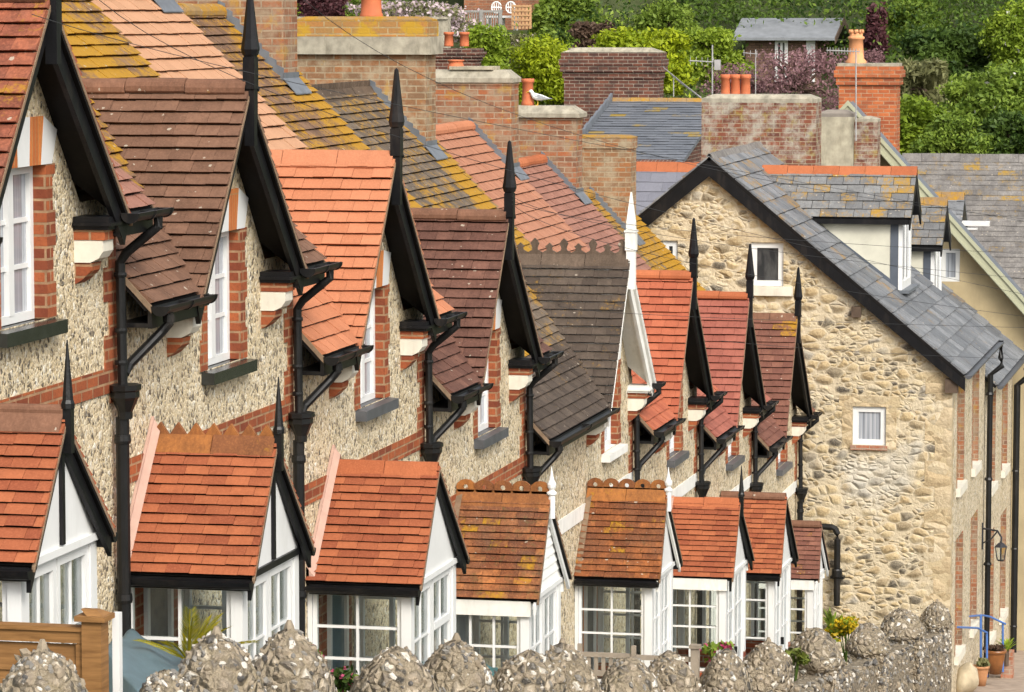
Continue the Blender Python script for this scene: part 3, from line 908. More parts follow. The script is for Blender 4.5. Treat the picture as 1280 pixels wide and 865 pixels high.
def chimney(k, root):
    X, th, y0, y1, zt, mat, cap, pots = CHIM[k]
    p = H[k]
    base = p['zf'] + K * (y0 + .32) - .5
    mb = MB()
    mb.box(X, X + th, y0, y1, base, zt - .20)
    if cap == 'band':
        pass
    elif cap in ('plain', 'thin'):
        mb.box(X - .015, X + th + .015, y0 - .015, y1 + .015, zt - .197, zt - .04)
    else:
        mb.box(X - .01, X + th + .01, y0 - .01, y1 + .01, zt - .197, zt - .16)
    st = mb.build('chimney', mat, root)
    mb = MB()
    def dome(z0, z1, o, m=0):
        n = 8
        a = [(X - o, y0 - o), (X + th + o, y0 - o), (X + th + o, y1 + o), (X - o, y1 + o)]
        b = [(X + .07, y0 + .09), (X + th - .07, y0 + .09), (X + th - .07, y1 - .09), (X + .07, y1 - .09)]
        lo = [(x, y, z0) for x, y in a]; mi = [(x, y, z0 + (z1 - z0) * .35) for x, y in a]; hi = [(x, y, z1) for x, y in b]
        for q, r in ((lo, mi), (mi, hi)):
            for i in range(4):
                j = (i + 1) % 4
                mb.poly([q[i], q[j], r[j], r[i]], m)
        mb.poly(hi, m); mb.poly(lo[::-1], m)
    if cap == 'band':
        # weathered cement band, then a lichen covered brick top
        mb2 = MB()
        mb2.box(X - .075, X + th + .075, y0 - .075, y1 + .075, zt - .42, zt - .21)
        mb2.build('cement_band', 'concrete', st)
        mb2 = MB(); mb2.box(X - .03, X + th + .03, y0 - .03, y1 + .03, zt - .208, zt - .03)
        mb2.build('top_course', 'lichen_course', st)
        dome(zt - .028, zt + .03, .02)
        mb.build('flaunching', 'ridge_lichen', st)
    elif cap == 'slab':
        dome(zt - .158, zt + .01, .03)
        mb.build('flaunching', 'concrete', st)
        mb = MB(); mb.box(X + .02, X + th - .02, y0 + .25, y0 + .85, zt + .012, zt + .055)
        mb.build('coping_slab', 'grey_render', st)
    elif cap == 'flaunch':
        dome(zt - .158, zt + .01, .06)
        mb.build('flaunching', 'concrete', st)
    else:
        dome(zt - .038, zt + .01, .02)
        mb.build('flaunching', 'ridge_lichen', st)
    for y, h, r in pots:
        mb = MB()
        mb.lathe((X + th / 2, y, zt + .0), [(r * 1.12, 0), (r * 1.12, .05), (r, .08), (r * .92, h * .85), (r * 1.12, h * .87), (r * 1.12, h), (r * .8, h), (r * .78, h - .1)], 14)
        mb.build('chimney_pot', 'terracotta', st, True)
    # stepped lead flashing up the roof slope on the near face, and a lead apron in front
    mb = MB()
    n = 9
    kk = H[min(k + 1, 8)] if False else p
    for i in range(n):
        ya = y0 + (min(y1, RY) - y0) * i / n; yb = y0 + (min(y1, RY) - y0) * (i + 1) / n
        za = p['zf'] + K * (ya + .32); zb = p['zf'] + K * (yb + .32)
        mb.prism([(X - .012, ya, za - .02), (X - .012, yb, zb - .02), (X - .012, yb, zb + .11), (X - .012, ya, zb + .075)], (.010, 0, 0))
    zb = p['zf'] + K * (y0 + .32)
    mb.box(X - .02, X + th + .02, y0 - .014, y0 - .003, zb - .05, zb + .11)
    mb.prism([(X - .06, y0 - .01, zb + .045), (X + th + .02, y0 - .01, zb + .045), (X + th + .02, y0 - .15, zb - .115), (X - .06, y0 - .15, zb - .115)], (0, 0, .012))
    mb.build('flashing', 'lead', st)

def house(k):
    p = H[k]
    xl, xr = PARTY[k - 1], PARTY[k]
    xa, hw, zf, za = p['xa'], p['hw'], p['zf'], p['za']
    zg = zf - 5.0
    rise = za - zf
    root = thing('terraced_house', (xl, 0, zg), HLABEL[k], 'house', 'terraced flint cottages with black gables')
    wl, wr = xa - .33, xa + .52
    wb, wt = zf - .60, zf + .40
    wc = (wl + wr) / 2
    def gz(x):
        return za - .075 - rise * abs(x - xa) / hw
    ztop = zf + .12
    xg0 = xa - hw * (za - .075 - ztop) / rise; xg1 = xa + hw * (za - .075 - ztop) / rise
    # flint front with its window opening
    mb = MB()
    L = [(xl, zg - .6), (wc, zg - .6), (wc, wb), (wl, wb), (wl, wt), (wc, wt), (wc, gz(wc)), (xa, gz(xa)), (xg0, ztop), (xl, ztop)]
    if wc > xa:
        pass
    Rr = [(wc, zg - .6), (xr, zg - .6), (xr, ztop), (xg1, ztop), (wc, gz(wc)), (wc, wt), (wr, wt), (wr, wb), (wc, wb)]
    mb.poly([(x, 0, z) for x, z in L]); mb.poly([(x, 0, z) for x, z in Rr])
    mb.build('front_wall', 'flint_wall_facing', root)
    # side and rear walls
    mb = MB()
    for x in (xl + .004, xr - .154):
        prof = [(0.01, zg - .6), (6.4, zg - .6), (6.4, zf + .3), (RY, zf + K * (RY + .32) - .12), (0.01, zf + K * .33 - .12)]
        mb.prism([(x, y, z) for y, z in prof], (.15, 0, 0))
    mb.box(xl + .16, xr - .16, 6.25, 6.4, zg - .6, zf + .3)
    mb.build('party_wall', 'weathered_brick', root)
    # main roof, cut round the gable
    q = math.sqrt(1 + K * K)
    O = (0, -.27, zf + K * .05); U = (1, 0, 0); V = (0, 1, K)
    vr = (RY + .27) * q
    ylim = rise / K - .32
    vt = (ylim + .27) * q - .12
    xs = xr + (.03 if k < 8 else .12)
    left = [(xl - .02, 0), (xa - hw, 0), (xa, vt), (xa, vr), (xl - .02, vr)]
    right = [(xa, vt), (xa + hw, 0), (xs, 0), (xs, vr), (xa, vr)]
    def lich(u, v, r):
        e = min(abs(u - xl), 9)
        b = 0
        if k == 5 and (abs(u - (xr - .42)) < .55 or abs(u - (xl + 1.7)) < .6):
            b = .9 * max(0, 1 - min(abs(u - (xr - .42)) / .55, abs(u - (xl + 1.7)) / .6) ** 2)
        if k == 8 and u > xl + 1.7:
            b = .35 + .6 * max(0, 1 - (xr - u) / 1.2)
        if k == 2:
            b = .62 if (u < xr - .7 and v > 2.4) or (abs(u - (xr - 1.1)) < .45) else .3
        if k == 4:
            b = .2 + .75 * max(0, 1 - (xr - u) / .9)
        if k == 3:
            b = 0
        return b * r.uniform(.65, 1.0)
    mb = MB()
    for j, pol in enumerate((left, right)):
        slab(mb, O, U, V, pol, .05, 1)
        tiling(mb, O, U, V, pol, .172, .118 if k not in (3, 6) else .145, .029, .45, lambda u, v: 3 if v < 1.0 else 0, lambda u, v, r: lich(u, v, r) if v > 1.0 else 0, seed=k * 31 + j)
    # small eaves pieces can carry a different tile than the main slope
    Ob = (0, 2 * RY + .27, zf + K * .05); Vb = (0, -1, K)
    pol = [(xl, 0), (xs, 0), (xs, vr), (xl, vr)]
    slab(mb, Ob, U, Vb, pol, .05, 1)
    tiling(mb, Ob, U, Vb, pol, .30, .3, .017, .4, 0, None, seed=k)
    # mortar verge at both ends
    for x in (xl - .03, xs):
        a = Vector((x, -.27, zf + K * .05)); b = Vector((x, RY, zf + K * (RY + .32)))
        mb.prism([a - Vector((0, 0, .055)), b - Vector((0, 0, .055)), b + Vector((0, 0, -.004)), a + Vector((0, 0, -.004))], (.02, 0, 0), 2)
    rf = mb.build('main_roof', [p['main'], 'black_soffit', 'mortar', p['strip']], root)
    mb = MB()
    zr = zf + K * (RY + .32)
    rs = {2: 'round', 3: 'round', 4: 'round', 5: 'comb'}.get(k, 'round')
    ridge(mb, (xl, RY, zr - .02), (xs, RY, zr - .02), .10, rs, .45, k)
    mb.build('ridge_tiles', {3: 'ridge_pale', 4: 'ridge_lichen', 5: 'ridge_dark', 6: 'ridge_pale', 7: 'ridge_orange', 8: 'ridge_lichen'}.get(k, 'ridge_brown'), rf)
    # gable roof over the window
    s = math.hypot(hw, rise)
    of, oa = -.30, -.25
    mb = MB()
    for sg in (-1, 1):
        O = (xa + sg * hw, 0, zf); V = (-sg * hw, 0, rise); U = (0, 1, 0)
        pol = [(of, 0), (of + .015, 0), (ylim + .06, s), (oa, s)]
        slab(mb, O, U, V, pol, .04, 1)
        lf = None
        if k == 8:
            lf = lambda u, v, r: .5 if (u < .05 and v > s - .35) else 0
        if k == 1:
            lf = lambda u, v, r: .25 * r.random() if v > s * .8 else 0
        tiling(mb, O, U, V, pol, .172, .118 if k not in (3,) else .122, .029, .45, 0, lf, seed=k * 17 + sg)
        a = Vector((xa + sg * hw, of - .006, zf - .012)); b = Vector((xa, oa - .006, za - .012))
        mb.prism([a, b, b - Vector((0, 0, .035)), a - Vector((0, 0, .035))], (0, .025, 0), 2)
    gr = mb.build('gable_roof', [p['gab'], 'white_weathered' if k == 5 else 'black_soffit', 'white_weathered' if k == 5 else 'mortar'], root)
    mb = MB()
    ridge(mb, (xa, oa + .015, za + .0), (xa, ylim + .1, za + .0), .085, p['rid'][0], .45, k + 50)
    mb.build('ridge_tiles', p['rid'][1], gr)
    bb = 'white_weathered' if k == 5 else 'black_paint'
    for sg in (-1, 1):
        mb = MB()
        a = Vector((xa + sg * hw, of + .03, zf - .05)); b = Vector((xa, oa + .03, za - .05))
        dz = Vector((0, 0, -.20))
        mb.prism([a, b, b + dz, a + dz * .6 - Vector((sg * .06, 0, 0))], (0, .035, 0))
        mb.build('bargeboard', bb, root)
        # moulded return under the foot of the bargeboard
        mb = MB()
        x = xa + sg * (hw - .20)
        mb.box(x - .13, x + .13, -.25, -.004, zf - .055, zf + .03)
        mb.box(x - .15, x + .15, -.275, -.003, zf - .030, zf - .008)
        mb.build('eaves_return', bb, root)
        # corbel: brick course, white block with a rounded nose, brick tail
        mb = MB()
        mb.box(x - .11, x + .11, -.215, .0, zf - .125, zf - .058, 1)
        mb.prism([(x - .105, .0, zf - .128), (x - .105, -.20, zf - .128), (x - .105, -.20, zf - .20), (x - .105, -.17, zf - .245), (x - .105, -.11, zf - .275), (x - .105, .0, zf - .275)], (.21, 0, 0), 0)
        mb.prism([(x - .095, .0, zf - .278), (x - .095, -.12, zf - .278), (x - .095, -.11, zf - .33), (x - .095, -.05, zf - .39), (x - .095, 0, zf - .42)], (.19, 0, 0), 1)
        mb.build('corbel', ['cream_stone', 'red_brick'], root)
    # finial
    mb = MB()
    fm = 'white_weathered' if k == 5 else 'black_paint'
    c = (xa, -.255)
    if k == 5:
        mb.box(c[0] - .05, c[0] + .05, c[1] - .05, c[1] + .05, za - .35, za + .10)
        mb.box(c[0] - .062, c[0] + .062, c[1] - .062, c[1] + .062, za + .102, za + .31)
        mb.box(c[0] - .072, c[0] + .072, c[1] - .072, c[1] + .072, za + .312, za + .335)
        mb.lathe((c[0], c[1], za + .337), [(.074, 0), (.07, .09), (.012, .44)], 4, rot=math.pi / 4)
    else:
        mb.box(c[0] - .038, c[0] + .038, c[1] - .038, c[1] + .038, za - .42, za + .0)
        mb.box(c[0] - .052, c[0] + .052, c[1] - .045, c[1] + .045, za + .002, za + .235)
        mb.box(c[0] - .042, c[0] + .042, c[1] - .04, c[1] + .04, za + .235, za + .25)
        mb.lathe((c[0], c[1], za + .25), [(.058, 0), (.071, .045), (.064, .09), (.059, .12), (.018, .49), (.004, .505)], 8, rot=math.pi / 8)
        mb.box(c[0] + .055, c[0] + .085, c[1] - .03, c[1] + .0, za - .22, za - .02)
        mb.lathe((c[0] + .07, c[1] - .015, za - .02), [(.03, 0), (.035, .02), (.02, .05), (.004, .06)], 8)
    mb.build('finial', fm, root)
    # window
    f, pn = MB(), MB()
    window_unit(f, pn, wl + .004, wr - .004, .115, wb + .0, wt - .002, 'x', 1, 2, .055, .03, .07)
    f.box(wc - .045, wc + .045, .075, .148, wb + .05, wt - .05)
    w = f.build('window', 'white_paint', root)
    pn.build('pane', 'curtained_glass', w)
    mb = MB()
    sx = 'white_weathered' if k == 5 else ('black_sill' if k < 3 else 'grey_sill')
    mb.prism([(wl - .13, .14, wb - .10), (wl - .13, -.10, wb - .10), (wl - .13, -.10, wb - .012), (wl - .13, .14, wb - .003)], (wr - wl + .26, 0, 0))
    mb.build('sill', sx, w)
    # brick dressings: reveals, toothed quoins, quoins at the party line
    for side in (-1, 1):
        mb = MB()
        z = wb; j = 0
        while z < wt - .01:
            h = min(.232, wt - z)
            ex = .115 if j % 2 else .165
            if side < 0:
                mb.box(wl - ex, wl + .002, -.011, .15, z, z + h)
            else:
                mb.box(wr - .002, wr + ex, -.011, .15, z, z + h)
            z += h; j += 1
        mb.build('brick_quoin', 'red_brick', root)
    for side in ((0, 1) if k in (1, 5) else (1,)):
        mb = MB()
        z = zf - .12; j = 0
        while z > zf - 1.05:
            ex = .24 if j % 2 else .14
            if side:
                mb.box(xr - ex, xr - .002, -.012, .05, z - .232, z)
            else:
                mb.box(xl + .002, xl + ex, -.012, .05, z - .232, z)
            z -= .232; j += 1
        mb.build('brick_quoin', 'red_brick', root)
    # flat arch of alternating white and gauged brick voussoirs
    zl0, zl1 = wt - .001, wt + .31
    n = 5
    a0, a1 = wl - .10, wr + .10
    b0, b1 = wl - .20, wr + .20
    for j in range(n):
        q0, q1 = j / n, (j + 1) / n
        pts = [(a0 + (a1 - a0) * q0 + .002, zl0), (a0 + (a1 - a0) * q1 - .002, zl0), (b0 + (b1 - b0) * q1 - .002, zl1), (b0 + (b1 - b0) * q0 + .002, zl1)]
        lim = []
        for x, zz in pts:
            lim.append((x, min(zz, gz(x) - .01)))
        mb = MB(); mb.prism([(x, -.016, zz) for x, zz in lim], (0, .16, 0))
        mb.build('voussoir', 'gauged_brick' if j % 2 else 'white_paint', root)
    # string course
    mb = MB()
    bd = zf - 1.04
    mb.box(xl + .002, xr - .002, -.014, .05, bd - .17, bd)
    mb.build('string_course', 'red_brick' if k < 5 else 'white_weathered', root)
    # fascia, soffit, gutters
    gy = -.335; gzc = zf + .045
    for a, b in ((xl - .03, xa - hw + .07), (xa + hw - .14, xr + .10)):
        mb = MB()
        mb.box(max(a, xl), b - .05, -.262, -.235, zf - .11, zf + .02)
        mb.box(max(a, xl), b - .05, -.234, -.004, zf - .105, zf - .075)
        pr = [(gy + math.cos(t) * .058, gzc + math.sin(t) * .06) for t in [math.pi + math.pi * j / 8 for j in range(9)]]
        inn = [(gy + math.cos(t) * .046, gzc + .002 + math.sin(t) * .048) for t in [2 * math.pi - math.pi * j / 8 for j in range(9)]]
        mb.prism([(a, y, z) for y, z in pr + inn], (b - a, 0, 0))
        for x in (a + .008, (a + b) / 2, b - .02):
            pr2 = [(gy + math.cos(t) * .066, gzc + math.sin(t) * .068) for t in [math.pi + math.pi * j / 8 for j in range(9)]]
            mb.prism([(x - .012, y, z) for y, z in pr2], (.024, 0, 0))
        mb.build('gutter', 'black_iron', root)
    # downpipe at the far party line, with hopper
    xp = xr - .10
    mb = MB()
    zh = zf - 1.16
    mb.tube([(xr - .06, gy, gzc - .03), (xr - .06, gy, gzc - .12), (xr - .08, gy + .06, gzc - .17), (xp, -.12, gzc - .30), (xp, -.075, gzc - .37), (xp, -.085, zh - .02)], .034, 10)
    for z in (zf - .42, zf - .80, zf - 1.02):
        mb.lathe((xp, -.075, z), [(.044, 0), (.046, .015), (.044, .03)], 12)
    mb.tube([(xp, -.08, zh - .22), (xp, -.08, zg - .5)], .047, 12)
    for z in np.arange(zh - .40, zg, -1.1):
        mb.lathe((xp, -.08, z), [(.056, 0), (.06, .02), (.056, .06)], 12)
    dp = mb.build('downpipe', 'black_iron', root)
    mb = MB()
    mb.lathe((xp, -.10, zh - .23), [(.058, 0), (.06, .05), (.10, .13), (.115, .15), (.115, .19), (.13, .20), (.13, .235), (.115, .236)], 8, sy=.85, rot=math.pi / 8)
    mb.build('hopper', 'black_iron', dp)
    # branch pipe from the near eaves gutter back to the stack
    if k > 1:
        mb = MB()
        xo = xl + .16
        mb.tube([(xo, gy, gzc - .03), (xo, gy, gzc - .13), (xo - .02, gy + .05, gzc - .19), (xl + .01, -.10, gzc - .40), (xl - .06, -.085, gzc - .46)], .034, 10)
        mb.lathe((xo, gy, gzc - .12), [(.043, 0), (.043, .05)], 10)
        mb.build('downpipe', 'black_iron', root)
    if k in CHIM:
        chimney(k, root)
    porch(k, root, zg)
    return root

for k in range(1, 9):
    house(k)

# ------------------------------------------------------------------ ground
def ground_z(x):
    if x < 57:
        return -11.25 + .155 * (57 - x)
    if x < 78:
        return -11.25 - .10 * (x - 57)
    return -13.35 + .42 * (x - 78) if x < 125 else 6.39 + .2 * (x - 125)

mb = MB()
xs_ = [-30, -10, 10, 30, 57, 66, 78, 84, 90, 96, 102, 108, 114, 120, 125, 160, 260]
for a, b in zip(xs_, xs_[1:]):
    for c, d in zip([-90, -40, -3.3, 20, 60, 120], [-40, -3.3, 20, 60, 120, 200]):
        mb.poly([(a, c, ground_z(a)), (b, c, ground_z(b)), (b, d, ground_z(b)), (a, d, ground_z(a))])
tag(mb.build('ground', 'earth', origin=(0, 0, -11)), kind='structure')
mb = MB()
for a, b in zip([-30, 10, 57], [10, 57, 78]):
    mb.poly([(a, -9.5, ground_z(a) + .012), (b, -9.5, ground_z(b) + .012), (b, -3.95, ground_z(b) + .012), (a, -3.95, ground_z(a) + .012)])
tag(mb.build('road', 'asphalt'), kind='structure')
mb = MB()
for a, b in zip([-30, 10, 57], [10, 57, 78]):
    q = [(a, -3.94, ground_z(a)), (b, -3.94, ground_z(b)), (b, -2.40, ground_z(b)), (a, -2.40, ground_z(a))]
    mb.prism(q, (0, 0, .11))
tag(mb.build('pavement', 'pink_paving'), kind='structure')

# ------------------------------------------------------------------ the stone cottage
def holed(mb, poly, holes, put, m=0):
    """convex outline in (a, b) cut into cells round rectangular holes"""
    xs = sorted({h[0] for h in holes} | {h[1] for h in holes}); ys = sorted({h[2] for h in holes} | {h[3] for h in holes})
    xs = [-1e3] + xs + [1e3]; ys = [-1e3] + ys + [1e3]
    for x0, x1 in zip(xs, xs[1:]):
        for y0, y1 in zip(ys, ys[1:]):
            if any(h[0] <= x0 and x1 <= h[1] and h[2] <= y0 and y1 <= h[3] for h in holes):
                continue
            c = clip(clip(clip(clip(poly, -1, 0, -x0), 1, 0, x1), 0, -1, -y0), 0, 1, y1)
            if len(c) > 2 and abs(area(c)) > 1e-5:
                mb.poly([put(a, b) for a, b in c], m)

CYR, CZR, CK = 1.48, -2.36, .83
CX0 = 57.0
CF = -2.42                                   # street front of both cottages

def cottage(x0, x1, drop, label, first):
    zr = CZR - drop
    zg = ground_z(x0) - .3
    root = thing('stone_cottage', (x0, CF, zg), label, 'house')
    hwr = CYR - CF
    def rz(y):
        return zr - CK * abs(y - CYR)
    put = lambda a, b: (x0, a, b)
    yb = CYR + hwr
    holes = []
    if first:
        for (px0, py0, px1, py1) in ((939, 303, 979, 358), (1066, 508, 1107, 557), (829, 301, 847, 330)):
            a, b = on_x(px0, py0, x0), on_x(px1, py1, x0)
            holes.append((b.y, a.y, b.z, a.z))
    mb = MB()
    holed(mb, [(CF, zg), (yb, zg), (yb, rz(yb) - .12), (CYR, zr - .12), (CF, rz(CF) - .12)][::-1], holes, put)
    mb.build('gable_wall', 'rubble_stone', root)
    for i, (y0, y1, z0, z1) in enumerate(holes):
        mb = MB()
        # reveal sides
        for q in ([(0, y0, z0), (.16, y0, z0), (.16, y0, z1), (0, y0, z1)], [(0, y1, z0), (.16, y1, z0), (.16, y1, z1), (0, y1, z1)], [(0, y0, z1), (.16, y0, z1), (.16, y1, z1), (0, y1, z1)], [(0, y0, z0), (.16, y0, z0), (.16, y1, z0), (0, y1, z0)]):
            mb.poly([(x0 + a, b, c) for a, b, c in q])
        mb.build('window_reveal', 'cream_stone', root)
        f, p = MB(), MB()
        window_unit(f, p, y0 + .003, y1 - .003, x0 + .07, z0 + .003, z1 - .003, 'y', 0, 0, .085, .02, .06)
        w = f.build('window', 'white_paint', root)
        p.build('pane', 'deep_glass' if i != 1 else 'curtained_glass', w)
        mb = MB()
        if i == 0:
            mb.box(x0 - .07, x0 + .05, y0 - .16, y1 - .05, z0 - .15, z0 - .003)
            mb.build('sill', 'cream_stone', w)
        elif i == 1:
            mb.box(x0 - .05, x0 + .05, y0 - .03, y1 + .03, z0 - .075, z0 - .003)
            mb.build('sill', 'slab_brick', w)
        mb = MB()
        mb.box(x0 - .006, x0 + .05, y0 - .22, y1 + .22, z1 + .004, z1 + .17)
        if i == 1:
            mb.box(x0 - .005, x0 + .05, y0 - .17, y0 - .004, z0 - .06, z1)
            mb.box(x0 - .005, x0 + .05, y1 + .004, y1 + .17, z0 - .06, z1)
        mb.build('lintel', 'rubble_corner', root)
    # street front with deep window openings, brick reveals and white sills
    wins = [(x0 + 1.0, 1.0), (x0 + 3.6, 1.0)]
    zt = rz(CF) - .14
    levels = [(zt - 2.0, zt - .35), (zt - 4.75, zt - 2.85)]
    hs = [(a, a + w, b, c) for a, w in wins for b, c in levels]
    mb = MB()
    holed(mb, [(x0, zg - .6), (x1, zg - .6), (x1, zt), (x0, zt)], hs, lambda a, b: (a, CF, b))
    mb.build('front_wall', 'flint_street_facing', root)
    for a0, a1, b0, b1 in hs:
        mb = MB()
        for xx, s in ((a1, 1), (a0, -1)):
            mb.box(min(xx, xx + s * .10), max(xx, xx + s * .10), CF - .008, CF + .20, b0, b1)
            mb.build('brick_reveal', 'weathered_brick', root); mb = MB()
        f, p = MB(), MB()
        window_unit(f, p, a0, a1, CF + .14, b0, b1, 'x', 1, 1, .06, .03)
        w = f.build('window', 'white_paint', root); p.build('pane', 'curtained_glass', w)
        mb = MB(); mb.box(a0 - .1, a1 + .1, CF - .07, CF + .13, b0 - .14, b0 - .002)
        mb.build('sill', 'cream_stone', w)
    # corner stones, back wall, far end
    mb = MB()
    z = zg; j = 0
    while z < zt - .35:
        e = .42 if j % 2 else .26
        h = .36 + .05 * math.sin(j * 1.9)
        mb.box(x0 - .006, x0 + (.66 - e), CF - .006, CF + e, z, z + h - .004)
        z += h; j += 1
    if first:
        mb.build('corner_stone', 'rubble_corner', root)
    mb = MB()
    mb.prism([(x1 - .2, y, z) for y, z in ((CF + .22, zg - .6), (yb, zg - .6), (yb, rz(yb) - .13), (CYR, zr - .13), (CF + .22, rz(CF + .22) - .13))], (.2, 0, 0))
    mb.box(x0 + .2, x1 - .2, yb - .25, yb, zg - .6, rz(yb) - .13)
    mb.build('rear_wall', 'rubble_stone', root)
    # slate roof
    mb = MB()
    q = math.sqrt(1 + CK * CK)
    ov = .22
    for sg in (-1, 1):
        ye = CYR + sg * (hwr + ov)
        O = (0, ye, rz(ye)); V = (0, -sg, CK); U = (1, 0, 0)
        pol = [(x0 - .14, 0), (x1 + .02, 0), (x1 + .02, (hwr + ov) * q), (x0 - .14, (hwr + ov) * q)]
        slab(mb, O, U, V, pol, .05, 1)
        lf = lambda u, v, r: .5 * r.random() if r.random() < .10 + .4 * (v > 3.4) else 0
        tiling(mb, O, U, V, pol, .42, .30, .026, .8, 0, lf, seed=int(x0) + sg, rough=.005, gap=.005)
    rf = mb.build('roof', ['slate_blue', 'black_soffit'], root)
    mb = MB(); ridge(mb, (x0 - .13, CYR, zr + .01), (x1, CYR, zr + .01), .075, 'angle', .45, 3)
    mb.build('ridge_tiles', 'slate_encrusted', rf)
    if first:
        for sg in (-1, 1):
            mb = MB()
            ye = CYR + sg * (hwr + ov)
            a = Vector((x0 - .135, ye, rz(ye) - .05)); b = Vector((x0 - .135, CYR, zr - .05))
            mb.prism([a, b, b - Vector((0, 0, .27)), a - Vector((0, 0, .21))], (.035, 0, 0))
            mb.build('bargeboard', 'black_paint', root)
        mb = MB()
        mb.box(x0 - .10, x0 + .02, CF - .10, CF + .10, zt - .34, zt - .12)
        mb.build('purlin_end', 'bare_wood', root); mb = MB()
        mb.box(x0 - .10, x0 + .02, CYR - 2.45, CYR - 2.3, rz(CYR - 2.4) - .55, rz(CYR - 2.4) - .38)
        mb.build('purlin_end', 'bare_wood', root)
    # gutter, fascia and downpipe at the far end
    mb = MB()
    gy = CYR - hwr - ov - .05; gz_ = rz(gy) + .03
    pr = [(gy + math.cos(t) * .06, gz_ + math.sin(t) * .06) for t in [math.pi + math.pi * j / 8 for j in range(9)]]
    mb.prism([(x0 - .13, y, z) for y, z in pr], (x1 - x0 + .1, 0, 0))
    mb.build('gutter', 'grey_sill', root)
    mb = MB()
    xp = x1 - .05 if first else x1 - .1
    mb.tube([(xp, gy, gz_ + .02), (xp, gy, gz_ - .28), (xp - .02, CF - .30, gz_ - .42), (xp - .05, CF - .10, gz_ - .58), (xp - .05, CF - .09, ground_z(xp) + .1)], .05 if first else .065, 10)
    for z in np.arange(ground_z(xp) + .6, gz_ - .8, 1.5):
        mb.lathe((xp - .05, CF - .09, z), [(.06, 0), (.075, .02), (.06, .06)], 10)
    mb.build('downpipe', 'black_iron', root)
    # dormer
    dx = x0 + 2.26 if first else x0 + 1.45
    d0, d1 = dx, dx + 1.34
    yf = -1.29
    zrd = zr - .33; zed = zrd - .70
    xm = (d0 + d1) / 2
    zb = rz(yf)
    mb = MB()
    for x in (d0, d1 - .06):
        yb_ = CYR - (zr - zed) / CK
        mb.prism([(x, yf + .10, rz(yf + .10) - .05), (x, yb_ + .1, zed), (x, yf + .10, zed)], (.06, 0, 0))
        if x == d0:
            d = mb.build('dormer', 'pale_render', root); mb = MB()
    mb.build('dormer_cheek', 'pale_render', d)
    mb = MB()
    mb.box(d0 - .012, d0 + .05, yf, yf + .13, zb - .02, zed - .0)
    mb.build('corner_post', 'dark_blue_paint', d); mb = MB()
    mb.box(d1 - .05, d1 + .012, yf, yf + .13, zb - .02, zed - .0)
    mb.build('corner_post', 'dark_blue_paint', d); mb = MB()
    mb.prism([(d0 - .02, yf + .1, rz(yf + .1) - .02), (d0 - .02, yf + .1, rz(yf + .1) + .10), (d0 - .02, CYR - (zr - zed) / CK, zed + .0), (d0 - .02, CYR - (zr - zed) / CK - .12, zed - .10)], (.018, 0, 0))
    mb.build('lead_soaker', 'dark_blue_paint', d)
    f, p = MB(), MB()
    window_unit(f, p, d0 - .01, d1 + .01, yf - .035, zb + .02, zed + .01, 'x', 1, 0, .13, .05, .065)
    f.prism([(d0 + .02, yf - .03, zed + .012), (d1 - .02, yf - .03, zed + .012), (xm, yf - .03, zrd - .06)], (0, .04, 0))
    f.build('dormer_window', 'white_paint', d); p.build('pane', 'curtained_glass', d)
    mb = MB(); mb.box(d0 - .1, d1 + .1, yf - .2, yf - .03, zb - .03, zb + .02)
    mb.build('lead_apron', 'lead', d)
    mb = MB()
    hwd = .84
    sd = math.hypot(hwd, .75)
    for sg in (-1, 1):
        O = (xm + sg * hwd, 0, zrd - .75); V = (-sg * hwd, 0, .75); U = (0, 1, 0)
        y0_ = CYR - (zr - zrd + .75) / CK; y1_ = CYR - (zr - zrd) / CK
        pol = [(yf - .22, 0), (y0_ + .04, 0), (y1_ + .05, sd), (yf - .22, sd)]
        slab(mb, O, U, V, pol, .04, 1)
        lf = lambda u, v, r: (.7 if first else .45) * r.random() if u < yf + .35 else .4 * r.random() ** 2
        tiling(mb, O, U, V, pol, .28, .19, .018, .7, 0, lf, seed=5 + sg, rough=.004, gap=.004)
    dr = mb.build('dormer_roof', ['slate_lichen', 'black_paint'], d)
    mb = MB()
    ridge(mb, (xm, yf - .23, zrd + .02), (xm, CYR - (zr - zrd) / CK, zrd + .02), .085, 'angle', .42, 2)
    mb.build('dormer_ridge', 'ridge_orange' if first else 'ridge_lichen', d)
    for sg in (-1, 1):
        mb = MB()
        a = Vector((xm + sg * hwd, yf - .215, zrd - .80)); b = Vector((xm, yf - .215, zrd - .05))
        mb.prism([a, b, b - Vector((0, 0, .2)), a - Vector((0, 0, .15))], (0, .03, 0))
        mb.build('dormer_bargeboard', 'black_paint', d)
    mb = MB(); mb.box(xm - hwd + .02, xm - hwd + .09, yf - .18, CYR - (zr - zrd + .75) / CK, zrd - .86, zrd - .775)
    mb.build('dormer_gutter', 'black_paint', d)
    return root

rubble('rubble_corner', 2.2, [(0, (.42, .33, .20)), (.5, (.53, .42, .27)), (1, (.60, .52, .38))], (.58, .47, .30), edge=(.0, .02), bumps=.5)
COT = cottage(57.0, 62.9, 0, 'pale rubble stone cottage with black bargeboards, gable towards the terrace', True)
COT2 = cottage(62.95, 68.8, .78, 'lower slate roofed cottage beyond the rubble stone gable, lichen ridged dormer', False)

